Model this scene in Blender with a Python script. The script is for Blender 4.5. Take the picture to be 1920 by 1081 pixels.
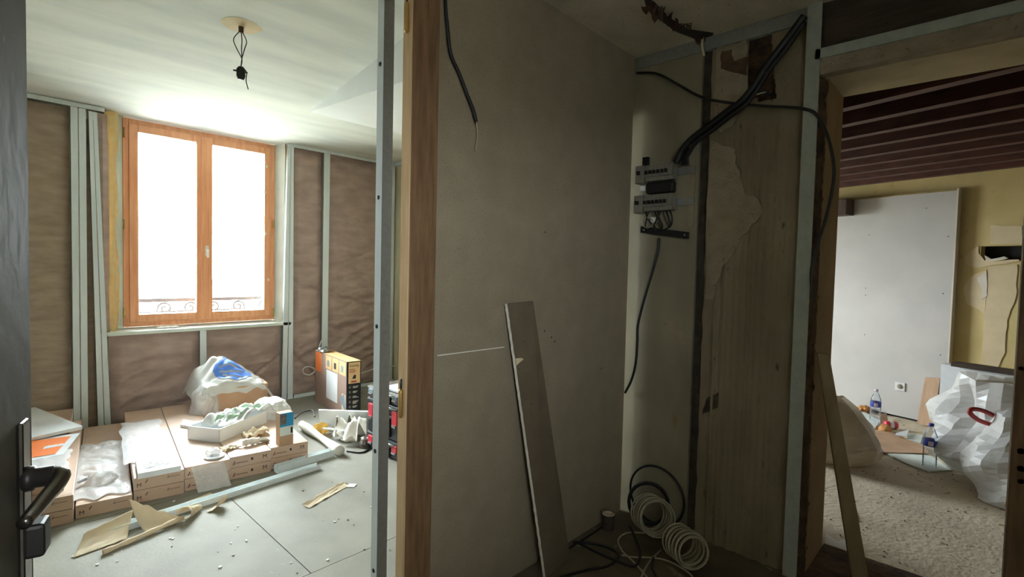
import bpy, bmesh, math, random
from mathutils import Vector, Matrix, noise
random.seed(7)
S = bpy.context.scene
COL = S.collection
for o in list(bpy.data.objects): bpy.data.objects.remove(o)

# ------------------------------------------------------------------ camera
FPX, CX, CY, CAMH = 959.0, 960.0, 540.5, 1.34
PITCH, ROLL, PSI = math.radians(-2.24), math.radians(-1.35), math.radians(43.3)
F0 = Vector((math.cos(PSI), math.sin(PSI), 0)); R0 = Vector((math.sin(PSI), -math.cos(PSI), 0)); U0 = Vector((0, 0, 1))
FW = F0*math.cos(PITCH) + U0*math.sin(PITCH); UP = U0*math.cos(PITCH) - F0*math.sin(PITCH)
RT = R0*math.cos(ROLL) - UP*math.sin(ROLL); UC = UP*math.cos(ROLL) + R0*math.sin(ROLL)
CAM = Vector((0, 0, CAMH))
cd = bpy.data.cameras.new('camera'); cam = bpy.data.objects.new('camera', cd); COL.objects.link(cam)
cd.sensor_fit = 'HORIZONTAL'; cd.sensor_width = 36; cd.lens = FPX/1920*36; cd.clip_start = 0.02
cam.matrix_world = Matrix(((RT.x, UC.x, -FW.x, 0), (RT.y, UC.y, -FW.y, 0), (RT.z, UC.z, -FW.z, CAMH), (0, 0, 0, 1)))
S.camera = cam
# a photo pixel gives a direction; the plane it lies on gives the point
def ray(x, y): return FW + RT*((x-CX)/FPX) - UC*((y-CY)/FPX)
def onz(x, y, z=0.0): d = ray(x, y); return CAM + d*((z-CAMH)/d.z)
def ony(x, y, Y): d = ray(x, y); return CAM + d*(Y/d.y)
def onx(x, y, X): d = ray(x, y); return CAM + d*(X/d.x)
def onp(x, y, p, n): d = ray(x, y); return CAM + d*(((p-CAM).dot(n))/d.dot(n))

# ------------------------------------------------------------------ light
w = bpy.data.worlds.new('sky'); S.world = w; w.use_nodes = True
bg = w.node_tree.nodes['Background']; bg.inputs[0].default_value = (0.87, 0.95, 1.0, 1); bg.inputs[1].default_value = 52.0
def portal(name, loc, direction, sx, sy):
    l = bpy.data.lights.new(name, 'AREA'); l.shape = 'RECTANGLE'; l.size = sx; l.size_y = sy; l.cycles.is_portal = True
    o = bpy.data.objects.new(name, l); COL.objects.link(o); o.location = loc
    o.rotation_euler = Vector(direction).to_track_quat('-Z', 'Y').to_euler(); return o
portal('window_daylight', (1.47, 5.33, 1.62), (0, -1, 0), 1.25, 1.75)
portal('side_room_daylight', (5.0, 4.95, 1.45), (0, -1, 0), 1.1, 1.1)
portal('hall_fill_opening', (-.5, -1.06, 1.7), (0, 1, 0), .56, .52)  # opening added out of view behind the camera to brighten the hall
S.view_settings.view_transform = 'Standard'; S.view_settings.look = 'None'
S.view_settings.exposure = 0.5; S.view_settings.gamma = 1.0; S.view_settings.use_curve_mapping = False

# ------------------------------------------------------------------ materials
def lin(c):
    return tuple(((v/255)/12.92 if v/255 <= .04045 else ((v/255+.055)/1.055)**2.4) for v in c)
MATS = {}
def mat(name, c1, c2=None, scale=6.0, rough=.8, metal=0.0, bump=0.0, bscale=40.0, coat=0.0, stretch=None, spots=None, sscale=30, sthr=.7, alpha=None, detail=4.0, crough=.15, trans=0.0, sheen=0.0, spec=.5):
    m = bpy.data.materials.new(name); m.use_nodes = True; MATS[name] = m
    nt = m.node_tree; N, L = nt.nodes, nt.links; b = N['Principled BSDF']
    b.inputs['Roughness'].default_value = rough; b.inputs['Metallic'].default_value = metal
    b.inputs['Coat Weight'].default_value = coat; b.inputs['Coat Roughness'].default_value = crough
    b.inputs['Specular IOR Level'].default_value = spec
    if trans: b.inputs['Transmission Weight'].default_value = trans
    tc = N.new('ShaderNodeTexCoord'); mp = N.new('ShaderNodeMapping'); L.new(tc.outputs['Object'], mp.inputs[0])
    if stretch: mp.inputs['Scale'].default_value = stretch
    c1 = lin(c1); c2 = lin(c2) if c2 else tuple(v*.8 for v in c1)
    nz = N.new('ShaderNodeTexNoise'); nz.inputs['Scale'].default_value = scale; nz.inputs['Detail'].default_value = detail; L.new(mp.outputs[0], nz.inputs[0])
    rp = N.new('ShaderNodeValToRGB'); rp.color_ramp.elements[0].position = .35; rp.color_ramp.elements[1].position = .65
    rp.color_ramp.elements[0].color = (*c1, 1); rp.color_ramp.elements[1].color = (*c2, 1); L.new(nz.outputs[0], rp.inputs[0])
    out = rp.outputs[0]
    if spots:
        n2 = N.new('ShaderNodeTexNoise'); n2.inputs['Scale'].default_value = sscale; n2.inputs['Detail'].default_value = 3; L.new(mp.outputs[0], n2.inputs[0])
        r2 = N.new('ShaderNodeValToRGB'); r2.color_ramp.elements[0].position = sthr; r2.color_ramp.elements[1].position = min(1, sthr+.06); L.new(n2.outputs[0], r2.inputs[0])
        mx = N.new('ShaderNodeMix'); mx.data_type = 'RGBA'; L.new(r2.outputs[0], mx.inputs[0]); L.new(out, mx.inputs[6]); mx.inputs[7].default_value = (*lin(spots), 1); out = mx.outputs[2]
    L.new(out, b.inputs['Base Color'])
    if bump:
        n3 = N.new('ShaderNodeTexNoise'); n3.inputs['Scale'].default_value = bscale; n3.inputs['Detail'].default_value = 5; L.new(mp.outputs[0], n3.inputs[0])
        bp = N.new('ShaderNodeBump'); bp.inputs['Strength'].default_value = bump; bp.inputs['Distance'].default_value = .02; L.new(n3.outputs[0], bp.inputs['Height']); L.new(bp.outputs[0], b.inputs['Normal'])
    if alpha is not None: b.inputs['Alpha'].default_value = alpha
    return m
def film(name, tint, gloss_c, fac, rough):
    m = bpy.data.materials.new(name); m.use_nodes = True; MATS[name] = m; nt = m.node_tree; N, L = nt.nodes, nt.links
    N.remove(N['Principled BSDF']); o = N['Material Output']
    t = N.new('ShaderNodeBsdfTransparent'); t.inputs[0].default_value = (*tint, 1)
    g = N.new('ShaderNodeBsdfGlossy'); g.inputs[0].default_value = (*gloss_c, 1); g.inputs['Roughness'].default_value = rough
    d = N.new('ShaderNodeBsdfDiffuse'); d.inputs[0].default_value = (*gloss_c, 1)
    lw = N.new('ShaderNodeLayerWeight'); lw.inputs[0].default_value = .18
    m1 = N.new('ShaderNodeMixShader'); L.new(lw.outputs[0], m1.inputs[0]); L.new(t.outputs[0], m1.inputs[1]); L.new(g.outputs[0], m1.inputs[2])
    m2 = N.new('ShaderNodeMixShader'); m2.inputs[0].default_value = fac; L.new(m1.outputs[0], m2.inputs[1]); L.new(d.outputs[0], m2.inputs[2]); L.new(m2.outputs[0], o.inputs[0]); return m
def emit(name, c, st):
    m = mat(name, c); return m

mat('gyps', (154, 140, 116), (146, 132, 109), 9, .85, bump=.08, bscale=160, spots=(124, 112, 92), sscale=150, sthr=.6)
mat('gyps_shaded', (116, 101, 80), (106, 92, 73), 9, .85, bump=.1, bscale=150, spots=(74, 66, 54), sscale=75, sthr=.66)  # darker gyps for the leaning board, its shading painted in
mat('gyps_white', (205, 202, 196), (196, 194, 189), 3, .8, spots=(170, 166, 160), sscale=120, sthr=.72)
mat('core', (246, 240, 228), (236, 229, 215), 40, .9, bump=.3, bscale=90)
mat('plaster_ceiling', (226, 229, 217), (204, 208, 198), 2.2, .85, stretch=(.5, 2.2, 1), bump=.05, bscale=20, detail=8)
mat('plaster_smooth', (226, 229, 224), (219, 223, 218), 2, .8)
mat('plaster_yellow', (214, 205, 172), (204, 196, 165), 3, .85)
mat('hall_ceiling', (226, 212, 186), (210, 196, 170), 5, .9, bump=.1, bscale=60, spots=(150, 134, 110), sscale=90, sthr=.64)
mat('debris_brown', (92, 66, 48), (58, 42, 32), 20, .95, bump=.5, bscale=60)
mat('kraft', (184, 160, 149), (163, 141, 131), 5, .8, bump=.35, bscale=14, stretch=(1, 1, 2.2), detail=8)
mat('kraft2', (172, 152, 132), (152, 133, 114), 6, .82, bump=.3, bscale=10, stretch=(1, 1, 3), detail=8)
mat('wool', (255, 242, 206), (254, 230, 176), 24, .95, bump=.8, bscale=70)
mat('wool_pale', (240, 216, 150), (226, 190, 110), 24, .95, bump=.8, bscale=70)
mat('reveal', (226, 232, 222), (212, 220, 208), 6, .85, bump=.1, bscale=40)
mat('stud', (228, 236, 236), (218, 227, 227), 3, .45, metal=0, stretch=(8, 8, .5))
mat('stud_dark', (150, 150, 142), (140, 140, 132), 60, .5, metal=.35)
mat('stud_shaded', (128, 126, 117), (119, 117, 108), 60, .6, metal=.2)  # shaded face of the doorway stud, its dimness put into the colour
mat('stud_grey', (176, 179, 168), (164, 167, 157), 30, .55, metal=.1)  # greyer metal for the side doorway stud and lintel track
mat('dark', (26, 24, 22), (20, 18, 17), 10, .6)
mat('black', (24, 25, 27), (18, 19, 20), 30, .45)
mat('black_plastic', (40, 43, 50), (32, 35, 41), 20, .4)
mat('ink', (64, 52, 44), (56, 46, 38), 30, .8)
mat('orange_wood', (234, 168, 122), (222, 150, 104), 5, .4, stretch=(6, 6, .6), coat=.25)
mat('ivory', (240, 232, 212), None, 5, .35)
mat('glass', (255, 255, 255)); film('glass', (.97, .99, .98), (.9, .95, 1), 0.0, .02)
film('film', (.99, .99, 1), (.96, .98, 1), .5, .2)
film('film_cloudy', (.95, .96, .97), (.9, .89, .87), .5, .3)
film('pet', (.95, .97, 1), (.9, .95, 1), .07, .05)
mat('rail_iron', (40, 44, 52), None, 5, .5)
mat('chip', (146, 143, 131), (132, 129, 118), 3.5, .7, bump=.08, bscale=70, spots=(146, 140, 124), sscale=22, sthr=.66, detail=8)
mat('chip_shaded', (112, 102, 82), (86, 78, 62), 5, .85, bump=.2, bscale=50, spots=(136, 126, 104), sscale=12, sthr=.66, detail=8)  # darker copy of chip, with the hall's dim light in its colour
mat('street_pale', (158, 156, 150), (146, 144, 138), .3, .9)
mat('concrete', (224, 210, 182), (198, 184, 158), 3.2, .9, bump=.3, bscale=40, spots=(160, 146, 122), sscale=26, sthr=.64, detail=9)
mat('carton', (206, 174, 148), (194, 162, 136), 5, .65, bump=.05, bscale=60, coat=1.0, crough=.3)
mat('carton_plain', (196, 160, 128), (182, 146, 114), 6, .75)
mat('box_brown', (168, 140, 128), (158, 130, 118), 4, .5)
mat('box_label', (236, 196, 142), (230, 188, 134), 4, .5)
mat('white_card', (238, 240, 240), (228, 231, 232), 4, .5)
mat('white_plastic', (236, 240, 242), (224, 230, 234), 8, .35, coat=.2)
mat('white_bag', (236, 236, 232), (222, 222, 218), 6, .45, bump=.25, bscale=14, coat=.1)
mat('bag_beige', (206, 194, 172), (190, 178, 156), 6, .45, coat=.2)
mat('blue_print', (70, 120, 210), (84, 132, 218), 8, .5)
mat('green_print', (176, 206, 176), None, 8, .5)
mat('orange', (244, 132, 62), (238, 122, 52), 5, .5)
mat('blue', (40, 150, 200), (34, 136, 188), 8, .5)
mat('photo_grey', (128, 116, 104), (82, 76, 72), 40, .5)
mat('red', (226, 64, 82), (210, 52, 70), 8, .35)
mat('red_strap', (178, 62, 58), (164, 52, 50), 20, .6)
mat('steel', (190, 196, 200), None, 8, .25, metal=.85)
mat('handle_metal', (112, 106, 98), (84, 79, 72), 14, .22, metal=.9)
mat('handle_dark', (50, 46, 42), (40, 37, 34), 14, .45, metal=.3)
mat('door_paint', (104, 97, 82), (92, 85, 71), 9, .7, bump=.06, bscale=40, spots=(116, 111, 101), sscale=60, sthr=.7)
mat('paper', (238, 222, 194), (226, 208, 176), 9, .8, bump=.1, bscale=20)
mat('paper_white', (236, 232, 222), (224, 220, 210), 9, .8)
mat('jamb', (136, 104, 72), (112, 84, 56), 7, .6, stretch=(8, 8, .8), bump=.15, bscale=60, spots=(92, 66, 44), sscale=40, sthr=.68)
mat('jamb_lit', (222, 190, 148), (208, 174, 132), 7, .6, stretch=(8, 8, .8))  # window-lit side of the jamb, brightness painted into the wood colour
mat('brass', (196, 160, 96), None, 8, .35, metal=.7)
mat('copper', (206, 190, 160), None, 8, .4, metal=.4)
mat('wall_gloss', (152, 142, 118), (132, 123, 101), 5, .42, bump=.06, bscale=14, spots=(136, 120, 84), sscale=7, sthr=.66, stretch=(1, 1, .5), detail=7)
mat('wall_ribbed', (146, 132, 106), (122, 108, 84), 5, .9, bump=.25, bscale=60, stretch=(1, 1, .35), detail=8, spots=(96, 82, 60), sscale=26, sthr=.68)
mat('wall_patch', (160, 146, 122), (146, 132, 108), 14, .95, bump=.4, bscale=70, spots=(120, 104, 80), sscale=60, sthr=.66)
mat('seam_dark', (72, 64, 52), (54, 47, 38), 16, .95, bump=.4, bscale=50)
mat('crumble', (104, 82, 60), (66, 50, 37), 14, .95, bump=.7, bscale=40)
mat('plain_wall', (150, 142, 126), (138, 130, 114), 5, .9)
mat('reveal_yellow', (158, 128, 88), (140, 112, 74), 5, .9, bump=.2, bscale=50, spots=(150, 118, 76), sscale=20, sthr=.66)
mat('soffit', (190, 174, 138), (174, 158, 122), 5, .9, bump=.15, bscale=50)
mat('wall_yellow', (208, 188, 132), (197, 177, 120), 4, .85, spots=(190, 164, 98), sscale=14, sthr=.68)
mat('patch_cream', (222, 204, 166), (212, 194, 156), 8, .9)
mat('patch_white', (226, 218, 200), (218, 208, 190), 8, .9)
mat('joist', (90, 50, 37), (70, 38, 28), 6, .65, stretch=(4, .5, 4), bump=.15, bscale=40)
mat('joist_dark', (46, 28, 23), (38, 22, 18), 6, .8)
mat('beam_wood', (84, 62, 50), (66, 48, 38), 8, .7)
mat('dark_wood', (70, 56, 44), (54, 43, 34), 8, .8, bump=.2, bscale=40, stretch=(4, .6, 4))
mat('plank_pale', (206, 172, 140), (194, 158, 126), 6, .7, stretch=(6, 6, .8))
mat('plank_grey', (160, 140, 106), (144, 124, 92), 6, .8, stretch=(6, 6, .7), bump=.1, bscale=60)
mat('breaker', (134, 129, 115), (124, 119, 106), 20, .5)
mat('wire_white', (184, 175, 150), (168, 160, 136), 20, .5)
mat('wire_white2', (236, 234, 226), None, 20, .4)
mat('bread', (206, 150, 90), (176, 116, 60), 12, .8, bump=.3, bscale=30)
mat('socket_white', (236, 236, 234), None, 5, .4)
mat('label_blue', (48, 70, 160), (40, 60, 146), 10, .4)
mat('label_pink', (226, 210, 226), None, 10, .4)
mat('lime', (150, 160, 60), None, 10, .9)
mat('grey_label', (140, 158, 172), None, 10, .4)

# ------------------------------------------------------------------ mesh helpers
class MB:
    def __init__(s): s.v = []; s.f = []; s.smooth = False
    def add(s, vs, fs):
        k = len(s.v); s.v += [Vector(v) for v in vs]; s.f += [tuple(i+k for i in f) for f in fs]; return s
    def obox(s, o, a, b, c):          # corner o and three edge vectors
        o, a, b, c = Vector(o), Vector(a), Vector(b), Vector(c)
        vs = [o, o+a, o+a+b, o+b, o+c, o+a+c, o+a+b+c, o+b+c]
        fs = [(0, 3, 2, 1), (4, 5, 6, 7), (0, 1, 5, 4), (1, 2, 6, 5), (2, 3, 7, 6), (3, 0, 4, 7)]
        if a.cross(b).dot(c) < 0: fs = [f[::-1] for f in fs]
        return s.add(vs, fs)
    def box(s, x0, x1, y0, y1, z0, z1): return s.obox((x0, y0, z0), (x1-x0, 0, 0), (0, y1-y0, 0), (0, 0, z1-z0))
    def prism(s, pts, d):             # closed outline pushed along d
        pts = [Vector(p) for p in pts]; d = Vector(d); n = len(pts)
        nn = Vector((0, 0, 0))
        for i in range(n): nn += pts[i].cross(pts[(i+1) % n])
        if nn.dot(d) > 0: pts = pts[::-1]
        fs = [tuple(range(n)), tuple(range(2*n-1, n-1, -1))] + [(i, i+n, (i+1) % n+n, (i+1) % n) for i in range(n)]
        return s.add(pts+[p+d for p in pts], fs)
    def tube(s, pts, r, seg=8, caps=True, closed=False):
        pts = [Vector(p) for p in pts]; n = len(pts); rr = r if isinstance(r, (list, tuple)) else [r]*n
        vs = []; fs = []; prev = None
        for i, p in enumerate(pts):
            t = (pts[(i+1) % n if closed else min(i+1, n-1)] - pts[(i-1) % n if closed else max(i-1, 0)]).normalized()
            if prev is None: a = t.orthogonal().normalized()
            else:
                a = prev - t*prev.dot(t)
                a = a.normalized() if a.length > 1e-6 else t.orthogonal().normalized()
            prev = a; b = t.cross(a)
            vs += [p + (a*math.cos(q*2*math.pi/seg) + b*math.sin(q*2*math.pi/seg))*rr[i] for q in range(seg)]
        for i in range(n if closed else n-1):
            j = (i+1) % n
            for q in range(seg): fs.append((i*seg+q, i*seg+(q+1) % seg, j*seg+(q+1) % seg, j*seg+q))
        if caps and not closed: fs += [tuple(range(seg-1, -1, -1)), tuple(range((n-1)*seg, n*seg))]
        s.smooth = True; return s.add(vs, fs)
    def lathe(s, prof, c, ax=(0, 0, 1), seg=24):
        c = Vector(c); ax = Vector(ax).normalized(); a = ax.orthogonal().normalized(); b = ax.cross(a); n = len(prof)
        vs = [c + ax*h + (a*math.cos(2*math.pi*q/seg)+b*math.sin(2*math.pi*q/seg))*max(r, 1e-4) for r, h in prof for q in range(seg)]
        fs = [(i*seg+q, i*seg+(q+1) % seg, (i+1)*seg+(q+1) % seg, (i+1)*seg+q) for i in range(n-1) for q in range(seg)]
        s.smooth = True; return s.add(vs, fs)
    def grid(s, fn, nu, nv, skip=None):
        vs = [fn(i/nu, j/nv) for j in range(nv+1) for i in range(nu+1)]
        fs = [(j*(nu+1)+i, j*(nu+1)+i+1, (j+1)*(nu+1)+i+1, (j+1)*(nu+1)+i) for j in range(nv) for i in range(nu) if not (skip and skip((i+.5)/nu, (j+.5)/nv))]
        s.smooth = True; return s.add(vs, fs)
    def build(s, name, m, parent=None, bevel=0.0, solid=0.0, smooth=None, sub=0):
        lo = Vector([min(v[i] for v in s.v) for i in range(3)]); hi = Vector([max(v[i] for v in s.v) for i in range(3)])
        base = Vector(((lo.x+hi.x)/2, (lo.y+hi.y)/2, lo.z))
        me = bpy.data.meshes.new(name); me.from_pydata([v-base for v in s.v], [], s.f); me.update()
        me.materials.append(MATS[m] if isinstance(m, str) else m)
        if s.smooth if smooth is None else smooth:
            for p in me.polygons: p.use_smooth = True
        o = bpy.data.objects.new(name, me); COL.objects.link(o)
        if parent: o.parent = parent; o.location = base - absloc(parent)
        else: o.location = base
        if solid: md = o.modifiers.new('thick', 'SOLIDIFY'); md.thickness = solid; md.offset = 0
        if bevel: md = o.modifiers.new('bevel', 'BEVEL'); md.width = bevel; md.segments = 2; md.limit_method = 'ANGLE'
        if sub: md = o.modifiers.new('sub', 'SUBSURF'); md.levels = sub; md.render_levels = sub
        return o
def absloc(o):
    p = Vector(o.location)
    while o.parent: o = o.parent; p += Vector(o.location)
    return p
def tag(o, label=None, cat=None, group=None, kind=None):
    if label: o['label'] = label
    if cat: o['category'] = cat
    if group: o['group'] = group
    if kind: o['kind'] = kind
    return o
def empty(name, loc, label=None, cat=None, group=None, kind=None):
    o = bpy.data.objects.new(name, None); o.empty_display_size = .1; COL.objects.link(o); o.location = loc
    return tag(o, label, cat, group, kind)
def struct(o, label=None): return tag(o, label, None, None, 'structure')
def spline(pts, n=8):                # Catmull-Rom through the points
    P = [Vector(p) for p in pts]; P = [P[0]*2-P[1]] + P + [P[-1]*2-P[-2]]; out = []
    for i in range(1, len(P)-2):
        for k in range(n):
            t = k/n; a, b, c, d = P[i-1:i+3]
            out.append(.5*((2*b)+(c-a)*t+(2*a-5*b+4*c-d)*t*t+(3*b-a-3*c+d)*t**3))
    return out + [P[-2]]
def text(name, body, size, o, xd, yd, m, parent, ext=.0004, shear=0.0, align='LEFT'):
    cu = bpy.data.curves.new('t', 'FONT'); cu.body = body; cu.size = size; cu.extrude = ext; cu.shear = shear; cu.align_x = align; cu.resolution_u = 3
    t = bpy.data.objects.new('t', cu); COL.objects.link(t)
    dg = bpy.context.evaluated_depsgraph_get(); me = bpy.data.meshes.new_from_object(t.evaluated_get(dg)); bpy.data.objects.remove(t)
    xd = Vector(xd).normalized(); yd = Vector(yd).normalized(); zd = xd.cross(yd); o = Vector(o)
    mb = MB(); mb.add([o+xd*v.co.x+yd*v.co.y+zd*v.co.z for v in me.vertices], [tuple(p.vertices) for p in me.polygons])
    bpy.data.meshes.remove(me); return mb.build(name, m, parent)
def nz(x, y, z, s=1.0): return noise.noise(Vector((x*s, y*s, z*s)))
def arc(c, a, b, r, t0, t1, n=16): return [Vector(c)+Vector(a)*(r*math.cos(t0+(t1-t0)*i/n))+Vector(b)*(r*math.sin(t0+(t1-t0)*i/n)) for i in range(n+1)]
def copy_tree(o, parent=None):
    c = o.copy(); COL.objects.link(c); c.parent = parent
    for ch in list(o.children): copy_tree(ch, c)
    return c

# ------------------------------------------------------------------ setting
ZC = 2.5                      # ceiling
YP, XE, YW = 1.47, 2.51, 5.05 # hall partition, hall end wall, stud line of the window wall
# floor of hall and window room: chipboard panels on a base, then the concrete of the side room
fl = struct(MB().box(-2.4, 2.86, -2.6, 5.6, -.2, -.024).build('floor', 'seam_dark'), 'pale grey dusty chipboard floor of hall and window room')
rows = [(-2.6, -.3, .3), (-.3, .52, 1.6), (.52, 1.50, 1.2), (1.50, 2.1, .35), (2.1, 3.3, 1.0), (3.3, 4.5, .1), (4.5, 5.6, 1.3)]
for y0, y1, off in rows:
    xs = [-2.4] + [x for x in (off-2.44, off, off+2.44) if -2.3 < x < 3.3] + [3.44]
    for a, b in zip(xs[:-1], xs[1:]):
        b2 = min(b, 2.86 if y1 < 1.6 else 3.44)
        if b2 > a: MB().box(a+.002, b2-.002, y0+.002, y1-.002, -.024, 0).build('floor_panel', 'chip' if y1 > 1.52 else 'chip_shaded', fl)
struct(MB().box(2.862, 8.6, -2.6, 1.52, -.2, 0).build('floor', 'concrete'), 'dirty beige concrete floor of the side room')
struct(MB().box(3.442, 8.6, 1.52, 5.3, -.2, 0).build('floor', 'concrete'), 'concrete floor of the hidden side room corner')
MB().box(2.86, 3.44, 1.6, 5.6, -.2, -.024).build('floor_base', 'seam_dark', fl)
# street outside, far below the windows
struct(MB().box(-90, 100, 5.9, 160, -3.9, -3.6).build('ground', 'street_pale'), 'street ground outside the windows'); struct(MB().box(-90, 100, -160, -2.8, -3.9, -3.6).build('ground', 'street_pale'), 'yard ground outside')
# ceilings
struct(MB().box(-2.4, 3.44, 1.5, 5.6, ZC, ZC+.2).build('ceiling', 'plaster_ceiling'), 'streaky white plaster ceiling of the window room')
struct(MB().box(-2.4, 2.9, -2.6, 1.5, ZC, ZC+.2).build('ceiling', 'hall_ceiling'), 'brownish bare board ceiling over the hall')
a0 = Vector((1.80, 3.88, ZC)); a1 = Vector((1.42, 1.56, ZC)); dz = .225*(3.88-1.56)/(3.88-2.2)
m = MB(); m.add([a0, a1, (3.36, 1.56, ZC), (3.36, 3.88, ZC), a1-Vector((0, 0, dz)), (3.36, 1.56, ZC-dz)],
    [(0, 1, 4), (0, 4, 5, 3), (1, 2, 5, 4), (2, 3, 5), (0, 3, 2, 1)])
struct(m.build('ceiling_soffit', 'plaster_smooth', smooth=False), 'smooth white sloping boxed soffit under the plaster ceiling')
# outside wall with the window opening
WX0, WX1, WZ0, WZ1, YWI = .865, 2.075, .78, 2.492, 5.20
m = MB(); m.box(-2.4, WX0-.03, 5.24, 5.56, 0, ZC); m.box(WX1+.03, 3.44, 5.24, 5.56, 0, ZC); m.box(WX0-.03, WX1+.03, 5.24, 5.56, 0, WZ0-.005)
struct(m.build('wall_far', 'reveal'), 'pale outside wall behind the insulation')
struct(MB().box(-2.5, -2.4, -2.6, 1.5, 0, ZC).build('wall_left', 'plaster_smooth'))
struct(MB().box(-1.6, -1.5, 1.55, 5.24, 0, ZC).build('wall_left', 'plaster_smooth'))
struct(MB().box(3.36, 3.44, 1.6, 5.24, 0, ZC).build('wall_right', 'plaster_yellow'), 'cream wall of the window room behind the metal stud')
m = MB(); m.box(-2.4, -.78, -1.2, -1.05, 0, ZC); m.box(-.22, 2.6, -1.2, -1.05, 0, ZC); m.box(-.78, -.22, -1.2, -1.05, 1.96, ZC); m.box(-.78, -.22, -1.2, -1.05, 0, 1.44)  # unseen back wall, with the added opening that lights the hall
struct(m.build('wall_back', 'plaster_smooth'))
# partition between hall and window room, with a doorway
pt = struct(empty('wall_partition', (1.8, YP, 0)), 'grey brown plasterboard partition of the hall')
MB().box(1.146, 2.487, YP, YP+.013, .0, ZC).build('plasterboard_sheet', 'gyps', pt)
MB().box(1.146, 2.44, YP+.058, YP+.071, .0, ZC).build('plasterboard_sheet', 'gyps', pt)
MB().box(1.15, 2.44, YP+.013, YP+.058, 0, .04).build('bottom_track', 'stud', pt)
MB().box(2.392, 2.438, YP+.014, YP+.058, .04, ZC).build('end_stud', 'stud', pt)
struct(MB().box(-2.4, .02, YP, YP+.08, 0, ZC).build('wall_partition', 'gyps'), 'hidden partition left of the doorway')
MB().box(1.0, 1.146, YP+.05, YP+.071, 2.3, ZC).build('header_strip', 'gyps', pt)
for px, py in ((1022, 435), (1040, 640), (1034, 632), (1021, 620), (1128, 690)):
    p = ony(px, py, YP); MB().lathe([(.0001, -.001), (.004, -.001), (.004, .0)], p, (0, 1, 0), 8).build('screw_head', 'dark', pt)
p0 = ony(820, 666, YP); p1 = ony(945, 650, YP); m = MB(); m.obox(p0-Vector((0, .0015, .002)), p1-p0, (0, .0012, 0), (0, 0, .0035)); m.build('scored_cut', 'core', pt)

# hall end wall: smooth slab, dark joint, ribbed plaster
we = struct(empty('wall_end', (XE, 1.0, 0)), 'old grey hall end wall with dark joint and ribbed plaster')
MB().box(XE, XE+.05, 1.10, 1.62, 0, ZC).build('smooth_slab', 'wall_gloss', we)
MB().box(XE+.05, 2.86, .60, 1.62, 0, ZC).build('masonry_core', 'crumble', we)
MB().grid(lambda u, v: Vector((XE+.018+.006*nz(u*3, v*14, 2), 1.104-.056*u, ZC*v)), 4, 60).build('dark_joint', 'seam_dark', we)
hole = [onx(*q, XE) for q in ((1398, 152), (1425, 140), (1452, 150), (1455, 180), (1430, 190), (1405, 178))]
slot = [onx(*q, XE) for q in ((1403, 70), (1445, 60), (1450, 150), (1400, 158))]
def inside(y, z, poly):
    r = False
    for i in range(len(poly)):
        a, b = poly[i], poly[i-1]
        if (a.z > z) != (b.z > z) and y < (b.y-a.y)*(z-a.z)/(b.z-a.z)+a.y: r = not r
    return r
def rib(y, z):
    yy = y + .004*nz(0, y*8, z*1.2)
    d = .0
    for c, wd, h in ((.992, .012, .010), (.945, .018, .012), (.888, .022, .013), (.838, .012, .009), (.79, .024, .013), (.728, .018, .011), (.68, .02, .01)):
        d += h*math.exp(-((yy-c)/wd)**2)
    return d
def ribw(u, v):
    y = 1.056 - .436*u + (.006*nz(3, 1, v*30) if u == 0 else 0); z = ZC*v
    fade = min(1, max(0, (2.15-z)/.35+.25))
    return Vector((XE+.008-1.15*rib(y, z)*fade*(1+.5*nz(y*9, z*.7, 3))-.004*nz(y*6, z*4, 5), y, z))
MB().grid(ribw, 84, 110, lambda u, v: inside(1.056-.436*u, ZC*v, hole) or inside(1.056-.436*u, ZC*v, slot)).build('ribbed_plaster', 'wall_ribbed', we)
def blob(pts, X, d, m, name, parent, jit=.006, sub=6):
    P = [onx(*q, X) for q in pts]; out = []
    for i, p in enumerate(P):
        q = P[(i+1) % len(P)]
        for k in range(sub):
            r = p.lerp(q, k/sub); out.append(r + Vector((0, nz(r.y, r.z, 1, 25), nz(r.z, r.y, 7, 25)))*jit*2)
    return MB().prism(out, (d, 0, 0)).build(name, m, parent)
blob([(1332, 262), (1376, 278), (1386, 330), (1395, 360), (1420, 372), (1432, 398), (1412, 420), (1392, 440), (1372, 478), (1352, 500), (1338, 562), (1322, 560), (1325, 400)], XE-.008, .012, 'wall_patch', 'rough_plaster_patch', we)
blob([(1345, 88), (1400, 75), (1402, 165), (1378, 230), (1350, 250), (1338, 200)], XE-.006, .01, 'wall_patch', 'rough_plaster_patch', we)
blob([(1352, 95), (1372, 92), (1376, 118), (1402, 105), (1400, 140), (1372, 135), (1352, 128)], XE-.0075, .004, 'crumble', 'exposed_lath', we, .004)
blob([(1325, 745), (1345, 735), (1357, 742), (1353, 760), (1335, 768), (1318, 776), (1317, 768)], XE-.002, .006, 'seam_dark', 'chipped_spot', we, .003)
blob([(1243, 606), (1262, 598), (1280, 622), (1294, 658), (1290, 662), (1270, 636), (1250, 616)], XE-.002, .004, 'wall_patch', 'scratched_patch', we, .003)
m = MB().box(XE-.006, XE+.03, .63, YP-.002, 2.435, ZC-.002); tk = m.build('metal_track', 'stud_dark'); tag(tk, 'dull metal track along the top of the hall end wall', 'track')
m = MB().box(XE-.03, XE+.002, .598, .634, 0, ZC-.002); m.box(XE-.03, XE-.024, .578, .598, 0, ZC-.002); o = m.build('metal_stud', 'stud_grey'); tag(o, 'galvanised stud at the left side of the side room doorway', 'stud')
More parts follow.
